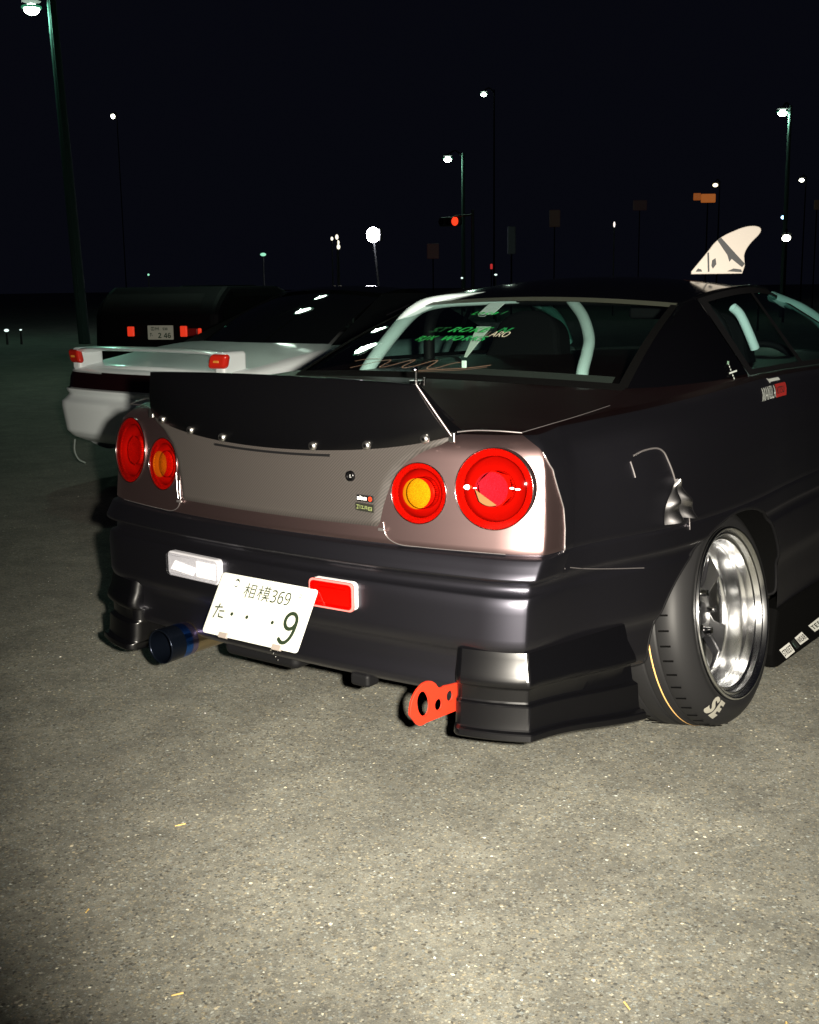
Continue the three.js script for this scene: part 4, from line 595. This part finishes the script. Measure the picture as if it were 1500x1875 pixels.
{ // dark tall car with its lamps on, farther back
  const P = at(400, 541, 24), o = thing('estate_car', 'dark estate car far back with two red tail lamps lit close together', 'car', [P.x, 0, P.z], 0.8);
  boxCar(o, { paint: std([0.002, 0.002, 0.003], 0.6, 0, { specularIntensity: 0.15 }), h: 1.3 });
  const red = std([0.8, 0.03, 0.02], 0.3, 0, { emissive: new THREE.Color().setRGB(1.2, 0.06, 0.03) });
  for (const [x, w, h] of [[-0.06, 0.13, 0.20], [0.14, 0.10, 0.20]]) part('tail_lamp', box(w, h, 0.04, x, P.y, 0.09, 0.03), red, o);
  part('plate_lamp', new THREE.SphereGeometry(0.03, 10, 8).translate(0.10, P.y - 0.05, 0.13), std([1, 1, 1], 0.3, 0, { emissive: new THREE.Color().setRGB(1.5, 1.5, 1.4) }), o);
}
// ------------------------------------------------------------------ lamps of the car park and the town beyond
const pole = std([0.035, 0.06, 0.055], 0.8, 0, { specularIntensity: 0.2 }), hood = std([0.006, 0.007, 0.007], 0.6), darkPole = std([0.0008, 0.001, 0.001], 0.9, 0, { specularIntensity: 0.05 });
const glow = (r, g, b) => std([0.02, 0.02, 0.02], 0.6, 0, { emissive: new THREE.Color().setRGB(r, g, b) });
const coreGreen = glow(26, 34, 28), haloGreen = glow(0.03, 0.22, 0.11), coreWarm = glow(14, 14, 11), coreWhite = glow(60, 58, 64);
function streetLamp({ head, r, foot, label, core = coreGreen, power = 0, color = 0xc8ffdc, group = 'street lamps of the car park', halo = 1.5, name = 'street_lamp', squash = 0.7 }) {
  const o = thing(name, label, 'street lamp', [foot.x, 0, foot.z], 0, group), L = (v) => v.clone().sub(V(foot.x, 0, foot.z)), H = L(head);
  const top = V(0, Math.max(H.y + r * 1.6, 1), 0);
  part('pole', rod(V(0, 0, 0), top, Math.max(0.035, r * (power > 5 ? 0.55 : 0.3)), Math.max(0.025, r * (power > 5 ? 0.4 : 0.22)), 14), power > 5 ? pole : darkPole, o);
  part('arm', tube([top.clone().add(V(0, -r, 0)), top.clone().lerp(V(H.x, H.y + r * 1.9, H.z), 0.5).add(V(0, r * 0.4, 0)), V(H.x, H.y + r * 1.25, H.z)], Math.max(0.02, r * 0.22), 20, 8), darkPole, o);
  part('hood', new THREE.SphereGeometry(r * 1.25, 24, 12, 0, 6.2832, 0, 1.2).scale(1, 0.6, 1).translate(H.x, H.y + r * 0.62, H.z), hood, o);
  if (halo) part('lamp_bowl', new THREE.TorusGeometry(r * 1.12, r * 0.16, 10, 28).rotateX(Math.PI / 2).translate(H.x, H.y + r * 0.25, H.z), haloGreen, o);
  part('lamp_glass', new THREE.SphereGeometry(r, 20, 14).scale(1, squash, 1).translate(H.x, H.y, H.z), core, o);
  if (power) { const l = new THREE.PointLight(color, power, 0, 2); l.position.set(head.x, head.y - r * squash - 0.06, head.z); l.castShadow = true; scene.add(l); }
  return o;
}
{
  const d1 = 28, h1 = at(58, 17, d1), b1 = at(131, 380, d1), top1 = at(94, 0, d1);
  // nearest: a slightly leaning fluted pole
  const o = thing('street_lamp', 'street lamp on a tall pole at the top left of the picture', 'street lamp', [b1.x, 0, b1.z], 0, 'street lamps of the car park');
  const L = (v) => v.clone().sub(V(b1.x, 0, b1.z)), foot = V(0, 0, 0), T = L(top1), B = L(b1), dir = T.clone().sub(B), footp = B.clone().addScaledVector(dir, -B.y / dir.y), tp = T.clone().addScaledVector(dir, 0.14);
  part('pole', rod(footp, tp, 0.135, 0.105, 20), pole, o);
  part('conduit', rod(footp.clone().add(V(0.09, 0, 0.1)), tp.clone().add(V(0.07, 0, 0.08)), 0.03, 0.03, 10), pole, o);
  const H = L(h1);
  part('arm', tube([tp.clone().add(V(0, -0.1, 0)), tp.clone().lerp(V(H.x, H.y + 0.5, H.z), 0.5).add(V(0, 0.12, 0)), V(H.x, H.y + 0.22, H.z)], 0.035, 20, 8), pole, o);
  part('hood', new THREE.SphereGeometry(0.24, 24, 12, 0, 6.2832, 0, 1.2).scale(1, 0.6, 1).translate(H.x, H.y + 0.12, H.z), hood, o);
  part('lamp_bowl', new THREE.TorusGeometry(0.205, 0.03, 10, 28).rotateX(Math.PI / 2).translate(H.x, H.y + 0.04, H.z), haloGreen, o);
  part('lamp_glass', new THREE.SphereGeometry(0.18, 20, 14).scale(1, 0.7, 1).translate(H.x, H.y, H.z), coreGreen, o);
  const l = new THREE.PointLight(0x9cffd8, 14, 0, 2); l.position.set(h1.x, h1.y - 0.2, h1.z); l.castShadow = true; scene.add(l);
  const near = (px, py, d, r, fx, label, more = {}) => { const head = at(px, py, d), f = at(fx, py, d); return streetLamp({ head, r, foot: V(f.x, 0, f.z), label, ...more }); };
  near(886, 173, 42, 0.10, 905, 'street lamp high above the roof of the dark coupe');
  near(1433, 207, 40, 0.15, 1447, 'large bright street lamp at the upper right', { power: 8 });
  near(820, 292, 55, 0.175, 848, 'street lamp with its pole showing right of it, above the coupe window', { power: 14 });
  near(207, 213, 75, 0.12, 214, 'tiny lone street lamp right of the tall pole', { core: coreWarm, halo: 0, squash: 1.2 });
  near(1468, 330, 70, 0.14, 1476, 'small pale lamp near the right edge', { core: coreWarm, halo: 0 });
  near(1310, 339, 70, 0.15, 1318, 'small pale lamp above the orange sign', { core: glow(3, 2.6, 1.6), halo: 0 });
  near(1435, 398, 60, 0.13, 1441, 'small bluish lamp above the white round lamp on the right', { core: glow(2, 4, 6), halo: 0 });
  near(1440, 436, 36, 0.125, 1440.5, 'round white lamp right of the fin', { core: coreWarm, halo: 0, squash: 0.8 });
}
streetLamp({ head: V(-9.9, 7.12, -7.96), r: 0.28, foot: V(-10.3, 0, -4.3), label: 'street lamp whose light is mirrored in the rear window of the white coupe', power: 9 });
streetLamp({ head: V(-9.94, 6.18, -9.2), r: 0.17, foot: V(-11.6, 0, -5.4), label: 'street lamp whose light is mirrored at the left edge of the dark coupe rear window', power: 2 });
{ // floodlight: the brightest point
  const H = at(683, 430, 38), o = thing('floodlight', 'dazzling white floodlight on a stand behind the coupe', 'floodlight', [H.x + 0.35, 0, H.z]);
  const f = H.clone().sub(o.position);
  part('stand', [rod(V(0, 0, 0), V(-0.33, H.y - 0.1, 0), 0.04, 0.03), ...[0, 2.1, 4.2].map((a) => rod(V(0, 0.4, 0), V(Math.cos(a) * 0.5, 0, Math.sin(a) * 0.5), 0.025))], hood, o);
  part('housing', box(0.5, 0.4, 0.12, f.x, f.y, f.z - 0.12, 0.03), hood, o);
  part('lamp_glass', new THREE.SphereGeometry(0.25, 20, 14).scale(1, 0.95, 0.4).translate(f.x, f.y, f.z), coreWhite, o);
  const n = camera.position.clone().sub(H).normalize(), l = new THREE.PointLight(0xf4f0ff, 14, 0, 2); l.position.copy(H).addScaledVector(n, 0.2); l.castShadow = true; scene.add(l);
}
{ // traffic signal showing red
  const H = at(833, 405, 50), o = thing('traffic_signal', 'traffic signal showing red under the street lamp', 'traffic signal', [H.x + 1.1, 0, H.z + 0.3]), f = H.clone().sub(o.position);
  part('pole', [rod(V(0, 0, 0), V(0, f.y + 0.4, 0), 0.07, 0.06), rod(V(0, f.y + 0.2, 0), V(f.x, f.y + 0.2, f.z), 0.04)], hood, o);
  part('housing', box(1.1, 0.38, 0.2, f.x - 0.3, f.y, f.z - 0.12, 0.08), hood, o);
  part('red_lamp', new THREE.SphereGeometry(0.165, 18, 12).scale(1, 1.1, 0.35).translate(f.x, f.y, f.z), glow(1.6, 0.07, 0.02), o);
  for (const k of [0.35, 0.7]) part('dark_lamp', new THREE.SphereGeometry(0.14, 18, 12).scale(1, 1, 0.35).translate(f.x - k, f.y, f.z), M.black, o);
}
function sign(name, label, cat, px, py, d, w, h, mat, yaw = 0.64, extra) { const P = at(px, py, d), o = thing(name, label, cat, [P.x, 0, P.z], yaw); part('post', rod(V(0, 0, -0.06), V(0, P.y + h * 0.4, -0.06), 0.025), darkPole, o); part('panel', new RoundedBoxGeometry(w, h, 0.08, 4, 0.039).translate(0, P.y, 0), mat, o); if (extra) extra(o, P.y); return o; }
sign('lit_sign', 'dim orange lit sign left of the fin', 'sign', 1297, 363, 45, 0.55, 0.32, glow(0.28, 0.075, 0.012), 0.64, (o, y) => part('side_panel', box(0.28, 0.26, 0.07, -0.42, y + 0.06, 0, 0.03), glow(0.20, 0.05, 0.008), o));
sign('banner', 'faint pale upright banner above the coupe roof', 'banner', 937, 440, 35, 0.24, 0.80, std([0.07, 0.085, 0.10], 0.8));
sign('red_marker', 'small dim red marker light above the coupe window', 'marker light', 900, 488, 60, 0.12, 0.26, glow(0.45, 0.02, 0.02));
sign('maroon_sign', 'barely lit dark red sign right of the floodlight', 'sign', 793, 460, 50, 0.5, 0.62, glow(0.006, 0.0018, 0.0018));
sign('brown_sign', 'barely lit brown sign far above the coupe roof', 'sign', 1016, 400, 50, 0.45, 0.7, glow(0.005, 0.0022, 0.0016));
sign('dark_red_sign', 'barely lit dark red sign farther right above the roof', 'sign', 1172, 376, 60, 0.7, 0.5, glow(0.0045, 0.0017, 0.002));
sign('window_glow', 'dim amber lit box at the right edge beyond the coupe', 'sign', 1497, 375, 50, 0.3, 0.4, glow(0.006, 0.0035, 0.002));
// small lamps low down in the distance
function lowLamp(label, px, py, d, r, mat, sy = 1) { const P = at(px, py, d), o = thing('bollard_lamp', label, 'lamp', [P.x, 0, P.z], 0, 'small lamps far back'); part('post', rod(V(0, 0, 0), V(0, Math.max(0.1, P.y - r * sy), 0), 0.03, 0.02, 8), hood, o); part('lamp_glass', new THREE.SphereGeometry(r, 12, 10).scale(1, sy, 1).translate(0, Math.max(P.y, r), 0), mat, o); return o; }
const coolDim = glow(1.1, 1.4, 1.3), warmDim = glow(1.5, 1.4, 1.1), greenDim = glow(0.35, 0.9, 0.6);
lowLamp('small cool lamp at the far left edge of the picture', 12, 605, 28, 0.055, coolDim, 0.6);
lowLamp('fainter lamp beside the one at the far left edge', 38, 604, 28, 0.028, coolDim, 0.6);
lowLamp('small lamp left of the far hatchback', 189, 601, 26, 0.045, coolDim);
lowLamp('green-white conical lamp left of the floodlight', 482, 466, 40, 0.10, greenDim, 0.55);
lowLamp('uppermost of the four warm lights left of the floodlight', 617, 434, 45, 0.06, warmDim, 1.6);
lowLamp('second of the four warm lights, left of the others', 608, 437, 45, 0.05, warmDim, 1.4);
lowLamp('third of the four warm lights, below the uppermost', 619, 444, 45.5, 0.06, warmDim, 1.4);
lowLamp('lowest of the four warm lights left of the floodlight', 620, 452, 44.5, 0.065, warmDim, 1.4);
lowLamp('small white lamp under the floodlight', 683, 530, 40, 0.045, coolDim);
lowLamp('small lamp above the roof edge of the coupe', 846, 509, 40, 0.04, coolDim, 0.7);
lowLamp('white lamp over the middle of the coupe window', 908, 503, 40, 0.05, coolDim, 0.6);
lowLamp('thin white lamp above the right end of the roof', 1125, 411, 45, 0.035, glow(1.6, 1.4, 1.3), 3);
lowLamp('faint green lamp far back on the left', 272, 503, 45, 0.04, greenDim);
lowLamp('faint lamp right of the far hatchback plate', 392, 609, 20, 0.03, greenDim, 0.4);
lowLamp('small white lamp right of the fin', 1390, 536, 30, 0.025, greenDim, 0.7);

renderer.render(scene, camera);
